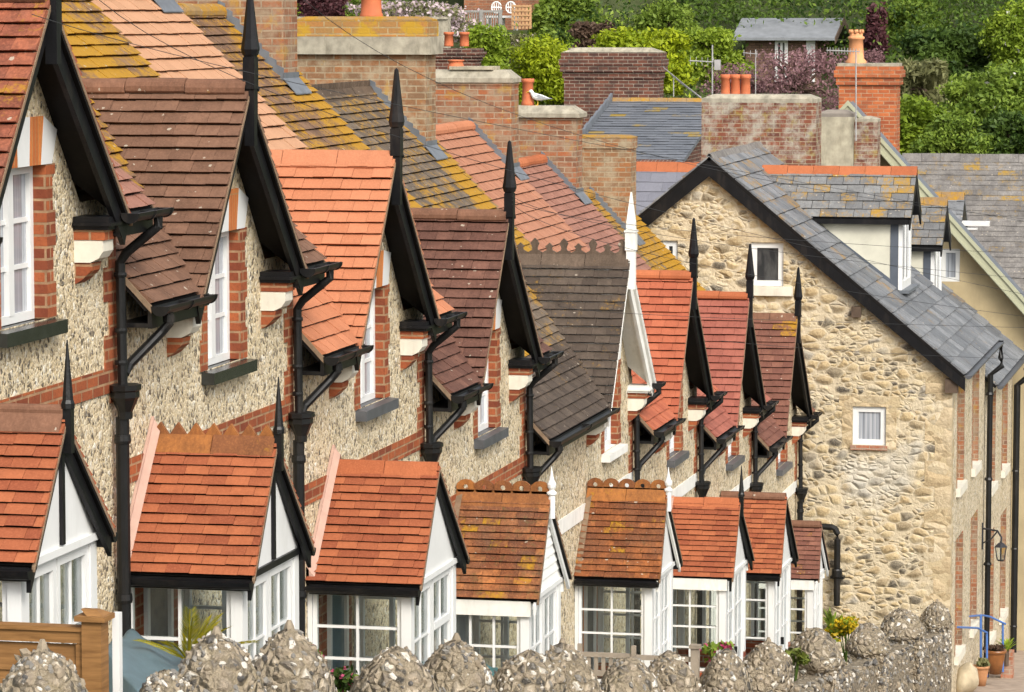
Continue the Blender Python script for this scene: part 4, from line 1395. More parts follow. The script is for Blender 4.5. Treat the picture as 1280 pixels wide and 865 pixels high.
def stack(parent, X, th, px0, px1, pyt, zbase, mat, cap=None, capm='concrete', over=.05):
    """brick chimney stack whose near face spans px0..px1 at distance X"""
    a, b = on_x(px0, pyt, X), on_x(px1, pyt, X)
    mb = MB(); mb.box(X, X + th, b.y, a.y, zbase, a.z)
    st = mb.build('chimney', mat, parent)
    if cap:
        mb = MB()
        mb.box(X - over, X + th + over, b.y - over, a.y + over, a.z + .001, a.z + cap * .5)
        lo = [(X - over * .8, b.y - over * .8), (X + th + over * .8, b.y - over * .8), (X + th + over * .8, a.y + over * .8), (X - over * .8, a.y + over * .8)]
        hi = [(X + .08, b.y + .18), (X + th - .08, b.y + .18), (X + th - .08, a.y - .18), (X + .08, a.y - .18)]
        for i in range(4):
            j = (i + 1) % 4
            mb.poly([(*lo[i], a.z + cap * .5), (*lo[j], a.z + cap * .5), (*hi[j], a.z + cap), (*hi[i], a.z + cap)])
        mb.poly([(*h, a.z + cap) for h in hi])
        mb.build('flaunching', capm, st)
    return st, b.y, a.y, a.z + (cap or 0)

def pots(st, X, px_list, pyt, pyb, r, mat='terracotta', square=False):
    for px in px_list:
        t, b = on_x(px, pyt, X), on_x(px, pyb, X)
        h = t.z - b.z
        mb = MB()
        if square:
            mb.lathe((X, b.y, b.z), [(r * 1.45, 0), (r * 1.45, h * .12), (r * 1.1, h * .2), (r * .95, h * .72), (r * 1.15, h * .74), (r * 1.15, h * .80), (r * .9, h * .82), (r * .9, h * .9)], 8, rot=math.pi / 8)
            for j in range(8):
                an = j * math.pi / 4
                mb.lathe((X + math.cos(an) * r * .85, b.y + math.sin(an) * r * .85, b.z + h * .9), [(r * .22, 0), (r * .16, h * .1)], 4, rot=an)
        else:
            mb.lathe((X, b.y, b.z), [(r * 1.05, 0), (r, h * .1), (r * .93, h * .8), (r * 1.12, h * .82), (r * 1.12, h), (r * .82, h), (r * .8, h * .8)], 14)
        mb.build('chimney_pot', mat, st, True)

st, _, _, _ = stack(COT, 62.2, .72, 877, 1020, 128, -5.0, 'spotted_brick', .14, 'ridge_lichen_pale' if False else 'concrete', .0)
pots(st, 62.75, (907, 919.5, 932), 93, 121, .085)
st, _, _, _ = stack(COT2, 68.3, .5, 1020.5, 1067, 146, -6.5, 'grey_render', .13, 'slab_floor', .0)
st, _, _, _ = stack(COT2, 68.35, .5, 1068, 1097, 152, -6.5, 'spotted_brick', .10, 'concrete', .0)

# ------------------------------------------------------------------ beige rendered house beyond, its steep gable facing down the terrace
XB = 69.2
root = thing('rendered_house', (XB, -3, ground_z(XB) - .3), 'beige rendered house with sage green bargeboard on its steep gable', 'house')
A = on_x(1098, 172, XB); B = on_x(1280, 376, XB)
sl = (A.z - B.z) / (A.y - B.y)
ya = A.y + .55; za_ = A.z + sl * .55
ye = -4.2; ze_ = B.z + sl * (ye - B.y)
mb = MB()
wy0, wy1 = on_x(1200, 310, XB).y, on_x(1177, 310, XB).y
wz0, wz1 = on_x(1190, 352, XB).z, on_x(1190, 311, XB).z
holed(mb, [(ye + .25, ground_z(XB) - 1), (ye + .25, ze_), (ya, za_ - .2), (2 * ya - ye - .25, ze_), (2 * ya - ye - .25, ground_z(XB) - 1)][::-1], [(wy0, wy1, wz0, wz1)], lambda a, b: (XB, a, b))
mb.build('gable_wall', 'beige_render', root)
mb = MB(); mb.box(XB + .01, XB + 7, ye + .25, ye + .5, ground_z(XB) - 1.5, ze_ + .05)
mb.build('front_wall', 'beige_front', root)
f, p = MB(), MB()
window_unit(f, p, wy0, wy1, XB + .05, wz0, wz1, 'y', 0, 0, .08, .03)
w = f.build('window', 'white_paint', root); p.build('pane', 'curtained_glass', w)
mb = MB()
for sg in (-1, 1):
    e = ya + sg * (ya - ye)
    mb.prism([(XB - .3, e, ze_), (XB - .3, ya, za_), (XB - .3, ya, za_ + .08), (XB - .3, e, ze_ + .08)], (.8, 0, 0))
mb.build('roof', 'slate_dark', root)
for sg in (-1, 1):
    e = ya + sg * (ya - ye)
    mb = MB()
    mb.prism([(XB - .33, e, ze_ - .22), (XB - .33, ya, za_ - .22), (XB - .33, ya, za_ + .10), (XB - .33, e, ze_ + .10)], (.025, 0, 0))
    mb.prism([(XB - .36, e, ze_ + .02), (XB - .36, ya, za_ + .02), (XB - .36, ya, za_ + .12), (XB - .36, e, ze_ + .12)], (.03, 0, 0))
    mb.prism([(XB - .35, e, ze_ - .20), (XB - .35, ya, za_ - .20), (XB - .35, ya, za_ - .15), (XB - .35, e, ze_ - .15)], (.02, 0, 0))
    mb.build('bargeboard', 'sage_paint', root)
mb = MB(); mb.prism([(XB - .305, e, ze_ - .02) for e in (ye,)] + [(XB - .305, ya, za_ - .02), (XB - .005, ya, za_ - .02), (XB - .005, ye, ze_ - .02)], (0, 0, -.02))
mb.build('soffit', 'sage_paint', root)
mb = MB()
for yy in (CF - .3,):
    mb.tube([(XB + .35, ye + .15, ze_), (XB + .35, ye + .15, ground_z(XB))], .06, 8)
mb.build('downpipe', 'black_iron', root)
XO = 71.8
st, y0, y1, zt = stack(root, XO, .62, 1048.5, 1121, 106, ground_z(XO) - .5, 'orange_brick')
mb = MB()
mb.box(XO - .05, XO + .67, y0 - .05, y1 + .05, zt + .002, zt + .15)
mb.box(XO - .09, XO + .71, y0 - .09, y1 + .09, zt + .152, zt + .29)
mb.box(XO - .06, XO + .68, y0 - .06, y1 + .06, zt + .292, zt + .37)
mb.build('corbelled_cap', 'orange_brick', st)
mb = MB(); mb.box(XO - .03, XO + .65, y0 - .03, y1 + .03, zt + .372, zt + .43)
mb.build('coping_slab', 'concrete', st)
pots(st, XO + .3, (1070,), 37, 82, .15, 'terracotta_pale', True)

# ------------------------------------------------------------------ slate roofed houses behind the terrace
def back_house(name, label, xr_, xe, zr_, ze2, y0, y1, mat, ridgem, wallm, tw=.4, gauge=.3, lichf=None, rid='angle'):
    """house with its ridge across the view: near slope from the eave at xe up to the ridge at xr_"""
    zg = ground_z(xe) - .5
    root = thing(name, (xe, (y0 + y1) / 2, zg), label, 'house')
    dx = xr_ - xe
    mb = MB()
    for sg in (-1, 1):
        O = (xr_ + sg * dx, 0, ze2); V = (-sg * dx, 0, zr_ - ze2); U = (0, 1, 0)
        s = math.hypot(dx, zr_ - ze2)
        pol = [(y0, 0), (y1, 0), (y1, s), (y0, s)]
        slab(mb, O, U, V, pol, .06, 1)
        tiling(mb, O, U, V, pol, tw, gauge, .012, .5, 0, lichf, seed=int(xe) + sg, rough=.004)
    rf = mb.build('roof', [mat, 'lead'], root)
    mb = MB(); ridge(mb, (xr_, y0, zr_ + .02), (xr_, y1, zr_ + .02), .11, rid, .45, 9)
    mb.build('ridge_tiles', ridgem, rf)
    mb = MB()
    prof = [(xe + .2, zg - .5), (xr_ + dx - .2, zg - .5), (xr_ + dx - .2, ze2 + .1), (xr_, zr_ - .2), (xe + .2, ze2 + .1)]
    mb.prism([(x, y0 + .15, z) for x, z in prof], (0, y1 - y0 - .3, 0))
    mb.build('wall', wallm, root)
    return root

P = on_x(766, 126, 78.0)
Q = on_y(732, 168, P.y)
k_ = (P.z - Q.z) / (78.0 - Q.x)
h1 = back_house('slate_house', 'slate roofed house behind the terrace with a yellow lichen ridge', 78.0, 71.6, P.z, P.z - k_ * 6.4, on_x(905, 126, 78).y, P.y, 'slate_dark', 'ridge_lichen', 'dark_brick', .34, .22,
                lambda u, v, r: .8 * r.random() if r.random() < .09 else 0)
mb = MB()
for i in range(12):
    v0, v1 = i / 12, (i + 1) / 12
    xa_, xb_ = 71.6 + 6.4 * v0, 71.6 + 6.4 * v1
    z0_, z1_ = P.z - k_ * (78 - xa_), P.z - k_ * (78 - xb_)
    mb.prism([(xa_, P.y + .005, z0_ - .05), (xb_, P.y + .005, z1_ - .05), (xb_, P.y + .005, z1_ + .17), (xa_, P.y + .005, z0_ + .12)], (0, .05, 0))
mb.build('flashing', 'lead', h1)
st, y0, y1, zt = stack(h1, 79.5, .75, 705, 822, 98, P.z - 3.5, 'dark_brick')
mb = MB()
for j, o in enumerate((.03, .08, .10, .06)):
    mb.box(79.5 - o, 80.25 + o, y0 - o, y1 + o, zt + .002 + j * .145, zt + .145 + j * .145)
mb.build('corbelled_cap', 'dark_brick', st)
mb = MB()
zc = zt + .59
lo = [(79.46, y0 - .04), (80.3, y0 - .04), (80.3, y1 + .04), (79.46, y1 + .04)]; hi = [(79.6, y0 + .25), (80.15, y0 + .25), (80.15, y1 - .25), (79.6, y1 - .25)]
for i in range(4):
    j = (i + 1) % 4
    mb.poly([(*lo[i], zc), (*lo[j], zc), (*hi[j], zc + .10), (*hi[i], zc + .10)])
mb.poly([(*h, zc + .10) for h in hi])
mb.build('flaunching', 'concrete', st)
pots(st, 79.9, (716,), 60, 67, .10, 'concrete')

P2 = on_x(840, 207, 68.5)
h2 = back_house('outbuilding', 'small violet slate roof with an orange ridge, tucked behind the stone gable', 68.5, 66.6, P2.z, P2.z - 1.7, on_x(900, 207, 68.5).y, on_x(770, 207, 68.5).y, 'slate_violet', 'ridge_orange', 'weathered_brick', .5, .26)

st_h = thing('brick_house', (79, 16.5, ground_z(79) - .3), 'dark brick house showing only a chimney with red pots above the terrace ridge', 'house')
mb = MB(); mb.prism([(78, y, z) for y, z in ((13.5, -14), (20, -14), (20, -5), (16.7, -2.6), (13.5, -5))], (6, 0, 0))
mb.build('wall', 'dark_brick', st_h)
mb = MB()
for sg in (-1, 1):
    mb.prism([(77.8, 16.75 + sg * 3.5, -5.25), (77.8, 16.75, -2.55), (77.8, 16.75, -2.45), (77.8, 16.75 + sg * 3.5, -5.15)], (6.4, 0, 0))
mb.build('roof', 'slate_dark', st_h)
st, y0, y1, zt = stack(st_h, 79.0, .6, 528, 594, 76, -4.5, 'dark_brick')
mb = MB()
for j, o in enumerate((.03, .07, .10, .05)):
    mb.box(79 - o, 79.6 + o, y0 - o, y1 + o, zt + .002 + j * .07, zt + .07 + j * .07)
mb.build('corbelled_cap', 'dark_brick', st)
pots(st, 79.3, (541, 561, 580.5), 40, 58, .105)

P3 = on_x(1200, 196, 84.0)
h3 = back_house('barn', 'grey stone slated barn roof crusted with lichen, far right below the hedge', 84.0, 80.2, P3.z, P3.z - 3.6, -8, on_x(1128, 196, 84).y, 'slate_encrusted', 'slate_encrusted', 'rubble_stone', .55, .16,
                lambda u, v, r: .3 * r.random() ** 3 + (.3 * r.random() if v > 3.9 else 0), 'angle')
P4 = on_x(1180, 244, 78.5)
h4 = back_house('outbuilding', 'low blue slate lean-to roof with a short lichen ridge beside the crusted barn roof', 78.5, 77.1, P4.z, P4.z - 1.15, on_x(1206, 244, 78.5).y, on_x(1120, 244, 78.5).y, 'slate_blue', 'ridge_lichen', 'beige_render', .4, .2)
a, b = on_x(1203, 279, 76.9), on_x(1237, 279, 76.9)
mb = MB(); mb.box(76.8, 77.0, b.y, a.y, a.z - .05, a.z + .05)
mb.box(76.8, 77.05, b.y + .25, a.y - .05, a.z - .13, a.z - .09)
mb.build('gutter', 'white_paint', h4)

# ------------------------------------------------------------------ hillside buildings
XH = 104.0
root = thing('garden_hut', (XH, on_x(985, 90, XH).y, ground_z(XH) - .8), 'brown shingled garden hut with a grey felt roof among the hillside trees', 'hut')
yL, yR = on_x(932, 60, XH).y, on_x(1022, 60, XH).y
zt_, zb_ = on_x(970, 46, XH).z, ground_z(XH) - 2.2
zr_ = on_x(970, 26, XH + 1.2).z
mb = MB(); mb.box(XH, XH + 3.0, yR, yL, zb_, zt_)
mb.prism([(XH, yR, zt_ + .001), (XH + 3.0, yR, zt_ + .001), (XH + 1.5, yR, zr_ - .05)], (0, yL - yR, 0))
mb.build('wall', 'shingle_brown', root)
mb = MB()
for sg in (-1, 1):
    e = XH + 1.5 + sg * 1.9
    mb.prism([(e, yR - .55, zt_ - .10), (XH + 1.5, yR - .55, zr_), (XH + 1.5, yR - .55, zr_ + .08), (e, yR - .55, zt_ - .02)], (0, yL - yR + .9, 0))
mb.build('roof', 'grey_felt', root)
mb = MB()
for sg in (-1, 1):
    e = XH + 1.5 + sg * 1.9
    mb.prism([(e, yR - .58, zt_ - .20), (XH + 1.5, yR - .58, zr_ - .10), (XH + 1.5, yR - .58, zr_ + .09), (e, yR - .58, zt_ - .01)], (0, .03, 0))
mb.build('bargeboard', 'bare_wood', root)
for px0, px1 in ((969, 985), (1008, 1019)):
    f, p = MB(), MB()
    window_unit(f, p, on_x(px1, 60, XH).y, on_x(px0, 60, XH).y, XH - .03, zt_ - 1.3, zt_ - .08, 'y', 1, 0, .09, .07)
    w = f.build('window', 'white_paint', root); p.build('pane', 'deep_glass', w)

XT = 108.2
root = thing('brick_house', (XT, on_x(620, 20, XT).y, ground_z(XT) - .5), 'red brick house on the hilltop behind a slatted balustrade', 'house')
yL, yR = on_x(580, 20, XT).y, on_x(661, 20, XT).y
zb_ = on_x(620, 46, XT).z
mb = MB(); mb.box(XT, XT + 6, yR, yL, zb_ - 3, zb_ + 4.2)
mb.build('wall', 'hill_brick', root)
mb = MB()
mb.prism([(XT - .4, yR - .4, zb_ + 4.2), (XT + 3, yR - .4, zb_ + 6.2), (XT + 6.4, yR - .4, zb_ + 4.2)], (0, yL - yR + .8, 0))
mb.build('roof', 'slate_dark', root)
f, p = MB(), MB()
window_unit(f, p, yR + .4, yR + 1.5, XT - .03, zb_ + 1.6, zb_ + 3.2, 'y', 1, 1, .08, .05)
w = f.build('window', 'white_paint', root); p.build('pane', 'deep_glass', w)
XF = 106.0
a, b = on_x(578, 14, XF), on_x(626, 14, XF)
zbt = on_x(600, 40, XF).z
root = thing('balustrade', (XF, (a.y + b.y) / 2, zbt - .1), 'grey slatted wooden balustrade in front of the hilltop brick house', 'railing')
mb = MB()
n = 17
for i in range(n):
    y = a.y + (b.y - a.y) * i / (n - 1)
    mb.box(XF - .02, XF + .02, y - .013, y + .013, zbt, a.z - .04)
mb.build('balusters', 'grey_railing', root)
mb = MB(); mb.box(XF - .05, XF + .05, b.y - .05, a.y + .05, a.z - .038, a.z + .03); mb.build('handrail', 'grey_railing', root)
mb = MB()
for y in (a.y, (a.y + b.y) / 2 - .0, b.y):
    mb.box(XF - .06, XF - .022, y - .05, y + .05, zbt - 1.5, a.z + .05)
mb.box(XF - .02, XF + .6, b.y - .1, a.y + .1, zbt - .2, zbt - .02)
mb.build('post', 'grey_railing', root)
for px, lab in ((620.5, 'ornate white garden chair, the left of two by the hilltop balustrade'), (638.5, 'ornate white garden chair, the right of two by the hilltop balustrade')):
    c = on_x(px, 32, XF + .8)
    root = thing('garden_chair', (XF + .8, c.y, c.z), lab, 'chair', 'white chairs by the balustrade')
    X0 = XF + .8
    mb = MB()
    ring = [(X0, c.y + math.cos(t) * .15, c.z + .55 + math.sin(t) * .17) for t in [2 * math.pi * j / 14 for j in range(15)]]
    mb.tube(ring, .022, 6)
    for o in (-.07, 0, .07):
        mb.tube([(X0, c.y + o, c.z + .38), (X0, c.y + o, c.z + .70)], .014, 5)
    mb.tube([(X0, c.y - .14, c.z + .55), (X0, c.y + .14, c.z + .55)], .025, 5)
    mb.build('backrest', 'white_paint', root)
    mb = MB(); mb.box(X0 - .45, X0, c.y - .24, c.y + .24, c.z + .24, c.z + .30); mb.build('seat', 'white_paint', root)
    for sx in (-.4, -.03):
        for sy in (-.2, .2):
            mb = MB(); mb.tube([(X0 + sx, c.y + sy, c.z - .15), (X0 + sx, c.y + sy, c.z + .24)], .03, 6); mb.build('leg', 'white_paint', root)
a, b = on_x(663, 8, XF), on_x(641, 8, XF)
root = thing('trellis', (XF, a.y, on_x(650, 30, XF).z), 'tan wooden trellis panel beside the white garden chairs', 'trellis')
mb = MB()
for i in range(6):
    y = a.y + (b.y - a.y) * i / 5
    mb.box(XF - .02, XF + .02, y - .035, y + .035, on_x(650, 36, XF).z, on_x(650, 6, XF).z)
for i in range(5):
    z = on_x(650, 32, XF).z + i * .14
    mb.box(XF - .04, XF - .022, a.y, b.y, z, z + .05)
mb.build('lattice', 'tan_wood', root)
# long low wall on the hill, far left
a, b = on_x(360, 24, 92), on_x(560, 24, 92)
mb = MB(); mb.box(92, 92.3, b.y, a.y, ground_z(92) - 1, a.z)
mb.box(91.95, 92.35, b.y, a.y, a.z + .002, a.z + .07)
tag(mb.build('boundary_wall', 'concrete'), 'low grey boundary wall on the hill behind the lichen topped chimney', 'wall')

# ------------------------------------------------------------------ hillside trees and shrubs
SH = 'trees and shrubs on the hillside'
def hill(px, py, X, rpx, rpy, n, size, leaf, label, name='shrub', cat='shrub', seed=0, k=10, blossoms=None, **kw):
    c = on_x(px, py, X)
    s = X / FPX * 1.02
    rx, rz = rpx * s, rpy * s
    t = thing(name, (X, c.y, c.z - rz * 1.05), label, cat, SH)
    L = lump_set(c, (rx * .8, rx, rz), k + 8, seed, 1.0)
    rs_ = random.Random(seed + 900)
    for j in range(8):
        L.append((X + rs_.uniform(-.5, .6) * rx, c.y + rs_.uniform(-1, 1) * rx * .95, c.z - rz * rs_.uniform(.5, 1.5), rx * .42, rx * .42, rz * .5))
    gz = ground_z(X)
    mb = MB(); rg = random.Random(seed)
    b = Vector((X, c.y, min(gz, c.z - rz) - .3)); top = Vector((X, c.y, c.z - rz * .35))
    mb.tube([b, (b + top) / 2 + Vector((.06, .05, 0)), top], [.05 * rx + .05, .04 * rx + .04, .03 * rx + .02], 7)
    for q in L:
        e = Vector(q[:3])
        mb.tube([top - Vector((0, 0, .1)), (top + e) / 2 + Vector((rg.uniform(-.1, .1), rg.uniform(-.1, .1), .1)) * rx, e], [.035 * rx + .015, .02 * rx + .01, .01], 5)
    mb.build('trunk', 'bare_wood', t)
    leafcloud('crown', L, int(n * 2.3 * kw.pop('dens', 1)), size * random.Random(seed).uniform(.5, .78), leaf, t, seed, **kw)
    if blossoms:
        nb, bm, bs = blossoms
        leafcloud('blossom', L, nb, bs, bm, t, seed + 5, shell=.9, stretch=1.0)
    return t

hill(690, 82, 88, 62, 34, 9000, .12, 'leaf_bright', 'bright yellow-green bush behind the pot of the narrow brick stack', seed=1, k=14, up=.7)
hill(795, 72, 90, 62, 30, 9000, .12, 'leaf_bright', 'bright yellow-green bush behind the dark brick chimney', seed=2, k=14, up=.7)
hill(605, 62, 87, 26, 26, 4000, .12, 'leaf_fresh', 'small fresh green bush under the slatted balustrade', seed=3)
hill(648, 56, 100, 26, 12, 3500, .13, 'leaf_olive', 'olive scrubby bush with faded flowers below the brick house', seed=4, blossoms=(260, 'petal_blush', .10))
hill(745, 46, 98, 25, 15, 3500, .13, 'leaf_bronze', 'bronze leaved bush above the bright yellow-green bushes', seed=5)
hill(708, 20, 107, 38, 24, 5200, .15, 'leaf_mid', 'mid green shrub just right of the tan trellis', seed=6)
hill(770, 16, 112, 48, 26, 6200, .15, 'leaf_fresh', 'light green tree at the skyline above the dark brick chimney', 'tree', 'tree', seed=7)
hill(842, 40, 104, 46, 34, 6500, .15, 'leaf_mid', 'mid green tree left of the grey roofed hut', 'tree', 'tree', seed=8)
hill(893, 62, 98, 38, 24, 5200, .13, 'leaf_fresh', 'light green bush in front of the hut, behind the tall aerial', seed=9)
hill(858, 6, 116, 60, 30, 6500, .16, 'leaf_deep', 'dark green tree on the skyline left of the hut roof', 'tree', 'tree', seed=10)
hill(985, -2, 118, 62, 26, 6500, .16, 'leaf_mid', 'mid green tree rising directly above the hut roof', 'tree', 'tree', seed=11)
hill(1062, 4, 114, 34, 24, 4200, .15, 'leaf_olive', 'olive grey bush above the buff chimney pot', seed=12)
hill(1000, 96, 92, 56, 34, 4200, .10, 'leaf_rosy', 'rosy purple leaved tree spreading in front of the hut', 'tree', 'tree', seed=13, k=12, dens=.55)
hill(930, 100, 93, 50, 18, 2600, .10, 'leaf_rosy', 'low rosy purple bush behind the three red chimney pots', seed=14, dens=.55)
hill(1092, 44, 104, 16, 32, 2600, .12, 'leaf_purple', 'narrow deep purple shrub right of the buff chimney pot', seed=15)
hill(1085, 78, 98, 24, 14, 1800, .10, 'leaf_rosy', 'small dusky purple bush behind the orange brick chimney', seed=16, dens=.55)
hill(1142, 36, 108, 46, 38, 7000, .15, 'leaf_mid', 'broad mid green tree beside the deep purple shrub', 'tree', 'tree', seed=17)
hill(1128, 5, 117, 40, 24, 4800, .16, 'leaf_deep', 'dark green tree on the skyline behind the broad mid green tree', 'tree', 'tree', seed=18)
hill(1212, 12, 112, 46, 26, 3000, .14, 'leaf_twig', 'bare brown twiggy bush at the top of the hill', seed=19, stretch=4.0)
hill(1190, 72, 101, 56, 32, 8000, .14, 'leaf_deep', 'dark green bush under the bare brown twiggy bush', seed=20)
hill(1268, 48, 100, 34, 36, 6000, .14, 'leaf_fresh', 'light green hawthorn with white flowers at the right photo edge', 'tree', 'tree', seed=21, blossoms=(120, 'petal_white', .13))
hill(1150, 98, 95, 34, 20, 2600, .12, 'leaf_olive', 'straw coloured dry bush right of the orange brick chimney', seed=22, stretch=3.5)
hill(1140, 156, 88, 44, 30, 6500, .12, 'leaf_fresh', 'light green bush directly above the sage green bargeboard', seed=23, up=.7)
hill(1240, 128, 92, 56, 36, 9000, .13, 'leaf_mid', 'wide green hawthorn with white flower specks above the barn roof', 'tree', 'tree', seed=24, blossoms=(110, 'petal_white', .13))
hill(1196, 168, 87, 40, 24, 4600, .12, 'leaf_mid', 'mid green bush along the top of the crusted barn roof', seed=25)
hill(1268, 172, 88, 36, 26, 4600, .13, 'leaf_deep', 'dark green bush at the far end of the crusted barn roof', seed=26)
hill(402, 4, 96, 28, 20, 4000, .12, 'leaf_purple', 'dark purple bush above the low grey boundary wall', seed=27)
hill(470, 8, 99, 34, 14, 3600, .12, 'leaf_mid', 'green bush behind the pot of the lichen topped chimney', seed=28)
hill(510, 20, 96, 68, 17, 3800, .11, 'leaf_olive', 'hedge covered in pale pink blossom left of the balustrade', 'hedge', 'hedge', seed=29, k=18, blossoms=(3600, 'petal_blush', .12))
hill(360, -4, 100, 28, 18, 3000, .13, 'leaf_fresh', 'green bush behind the tall chimney, beside the dark purple bush', seed=30)

for nm, sd_, lf_, n_, lab in (('undergrowth', 3, 'leaf_deep', 260000, 'dense dark green undergrowth covering the hillside behind the roofs'), ('scrub', 4, 'leaf_mid', 200000, 'lighter green scrub growing through the dark undergrowth on the hillside')):
    rg = random.Random(sd_)
    L = []
    for i in range(12):
        X = 84.5 + i * 3.3 + (1.5 if sd_ == 4 else 0)
        for j in range(20 if sd_ == 3 else 13):
            y = -9 + j * (2.3 if sd_ == 3 else 3.5) + rg.uniform(-1.1, 1.1)
            r = rg.uniform(.9, 1.7)
            if 103.5 < X < 114 and abs(y - on_x(620, 30, XF).y) < 3.6:
                continue
            if 100.5 < X < 104.5 and abs(y - on_x(985, 60, XH).y) < 3.2:
                r *= .55
            L.append((X + rg.uniform(-1, 1), y, ground_z(X) + r * .4, r * 1.15, r * 1.25, r * .95))
    o = leafcloud(nm, L, n_, .095, lf_, None, 70 + sd_, shell=.6, tintspread=1.3, origin=(100, 10, ground_z(86)))
    tag(o, lab, nm, None, 'stuff')

# ------------------------------------------------------------------ flint garden wall with mounded caps
CAPS = [(58, 812, 126, 84), (206, 838, 96, 62), (276, 793, 122, 84), (357, 786, 128, 92), (490, 808, 128, 82), (563, 799, 112, 84), (655, 813, 112, 74), (710, 804, 96, 76), (790, 821, 96, 62), (842, 814, 80, 62), (905, 811, 72, 58), (955, 801, 76, 56), (1020, 785, 76, 46), (1085, 779, 60, 34), (1130, 761, 58, 33), (1169, 752, 40, 30)]
WY = -2.30
def pebble(mb, c, r, rg, m):
    n = 6
    ax = Vector((rg.gauss(0, 1), rg.gauss(0, 1), rg.gauss(0, 1))).normalized()
    bx = ax.orthogonal().normalized(); cx_ = ax.cross(bx)
    s = (r * rg.uniform(.35, .7), r * rg.uniform(.7, 1.6), r * rg.uniform(.6, 1.1))
    rings = []
    for z, q in ((-.8, .6), (0, 1), (.8, .6)):
        rings.append([Vector(c) + ax * z * s[0] + bx * math.cos(6.283 * j / n) * q * s[1] * rg.uniform(.6, 1.15) + cx_ * math.sin(6.283 * j / n) * q * s[2] * rg.uniform(.6, 1.15) for j in range(n)])
    for a, b in zip(rings, rings[1:]):
        for j in range(n):
            mb.poly([a[j], a[(j + 1) % n], b[(j + 1) % n], b[j]], m)
    mb.poly(rings[0][::-1], m); mb.poly(rings[-1], m)

PEB = ['cobble_cap', 'pebble_white', 'pebble_grey', 'pebble_tan', 'pebble_dark']
plain('pebble_white', (.54, .50, .43), .6, .15, 25, .4, .3)
plain('pebble_grey', (.20, .185, .16), .7, .25, 25, .4, .3)
plain('pebble_tan', (.27, .22, .155), .75, .25, 25, .3, .3)
plain('pebble_dark', (.085, .078, .07), .5, .3, 25, .4, .3)
wall = thing('garden_wall', (36, WY, ground_z(57)), 'long flint rubble garden wall with rows of mounded stone caps', 'wall')
tops = []
for i, (px, py, w, h) in enumerate(CAPS):
    rg = random.Random(100 + i)
    tip = on_y(px, py, WY)
    sc_ = (Vector(tip) - CAM).length / FPX
    ry = w * sc_ * .5 * .93; hh = h * sc_ * (1.0 if i < 12 else 1.0)
    rx = min(.40, ry * 1.1)
    base = Vector((tip.x, WY, tip.z - hh))
    tops.append((tip.x, base.z))
    far = i >= 12
    prof = [(.90, -.12), (1.0, .0), (.97, .14), (.89, .34), (.77, .54), (.61, .71), (.43, .84), (.24, .94), (.05, 1.0)] if not far else [(.84, -.10), (.98, -.04), (1.05, .06), (1.0, .22), (.90, .42), (.74, .64), (.52, .82), (.27, .95), (.04, 1.0)]
    n = 26
    mb = MB()
    rings = []
    ph = rg.uniform(0, 6)
    for r, z in prof:
        ring = []
        for j in range(n):
            an = 2 * math.pi * j / n
            k_ = 1 + .07 * math.sin(an * 2 + ph * 2 + z * 2) + .05 * math.sin(an * 3 + ph) + .05 * math.sin(an * 5 + z * 6 + ph) + rg.uniform(-.035, .035)
            q = r * k_
            ring.append(base + Vector((math.cos(an) * rx * q, math.sin(an) * ry * q + .10 * hh * z * math.sin(ph), z * hh + rg.uniform(-.008, .008))))
        rings.append(ring)
    for a, b in zip(rings, rings[1:]):
        for j in range(n):
            mb.poly([a[j], a[(j + 1) % n], b[(j + 1) % n], b[j]])
    mb.poly(rings[0][::-1]); mb.poly(rings[-1])
    # stones set into the mortar
    for q in range(230 if i < 8 else 170):
        f = rg.random() ** .9
        kk = f * (len(rings) - 2); a = int(kk); t = kk - a
        j = rg.randrange(n)
        p = rings[a][j].lerp(rings[a + 1][j], t)
        if p.x > base.x + rx * .75:
            continue
        p = p + (Vector((base.x, base.y, p.z)) - p).normalized() * .004
        pebble(mb, p, rg.uniform(.011, .027) * (1.4 if rg.random() < .15 else 1), rg, rg.choice((1, 1, 2, 2, 3, 3, 3, 3, 4, 2)))
    # a long flint set upright on the crown
    if i in (0, 2, 3, 5, 7, 11, 15):
        c = rings[-1][0]
        mb.lathe((c.x, c.y, c.z - .06), [(.030, 0), (.036, .04), (.026, .075), (.012, .105)], 6, 3, rot=rg.uniform(0, 3))
    mb.build('cap', PEB, wall, True)
    # pier below
    mb = MB()
    hw_ = ry * (.78 if far else .9)
    bz = base.z - .9
    mb.box(tip.x - rx * .8, tip.x + rx * .8, WY - hw_, WY + hw_, bz, base.z - .05 * hh if far else base.z + .02)
    for q in range(120 if far else 0):
        pebble(mb, (tip.x - rx * .8, WY + rg.uniform(-hw_, hw_), rg.uniform(bz + .2, base.z - .03)), rg.uniform(.02, .045), rg, rg.choice((1, 2, 2, 3, 3, 4)))
        pebble(mb, (tip.x + rg.uniform(-rx, rx) * .8, WY - hw_, rg.uniform(bz + .2, base.z - .03)), rg.uniform(.02, .045), rg, rg.choice((1, 2, 2, 3, 3, 4)))
    mb.build('pier', PEB, wall)
mb = MB()
tp = [(-4.0, tops[0][1] + 2.2)] + [(12.0, tops[0][1] + .3)] + sorted(tops) + [(56.95, tops[-1][1] - .05)]
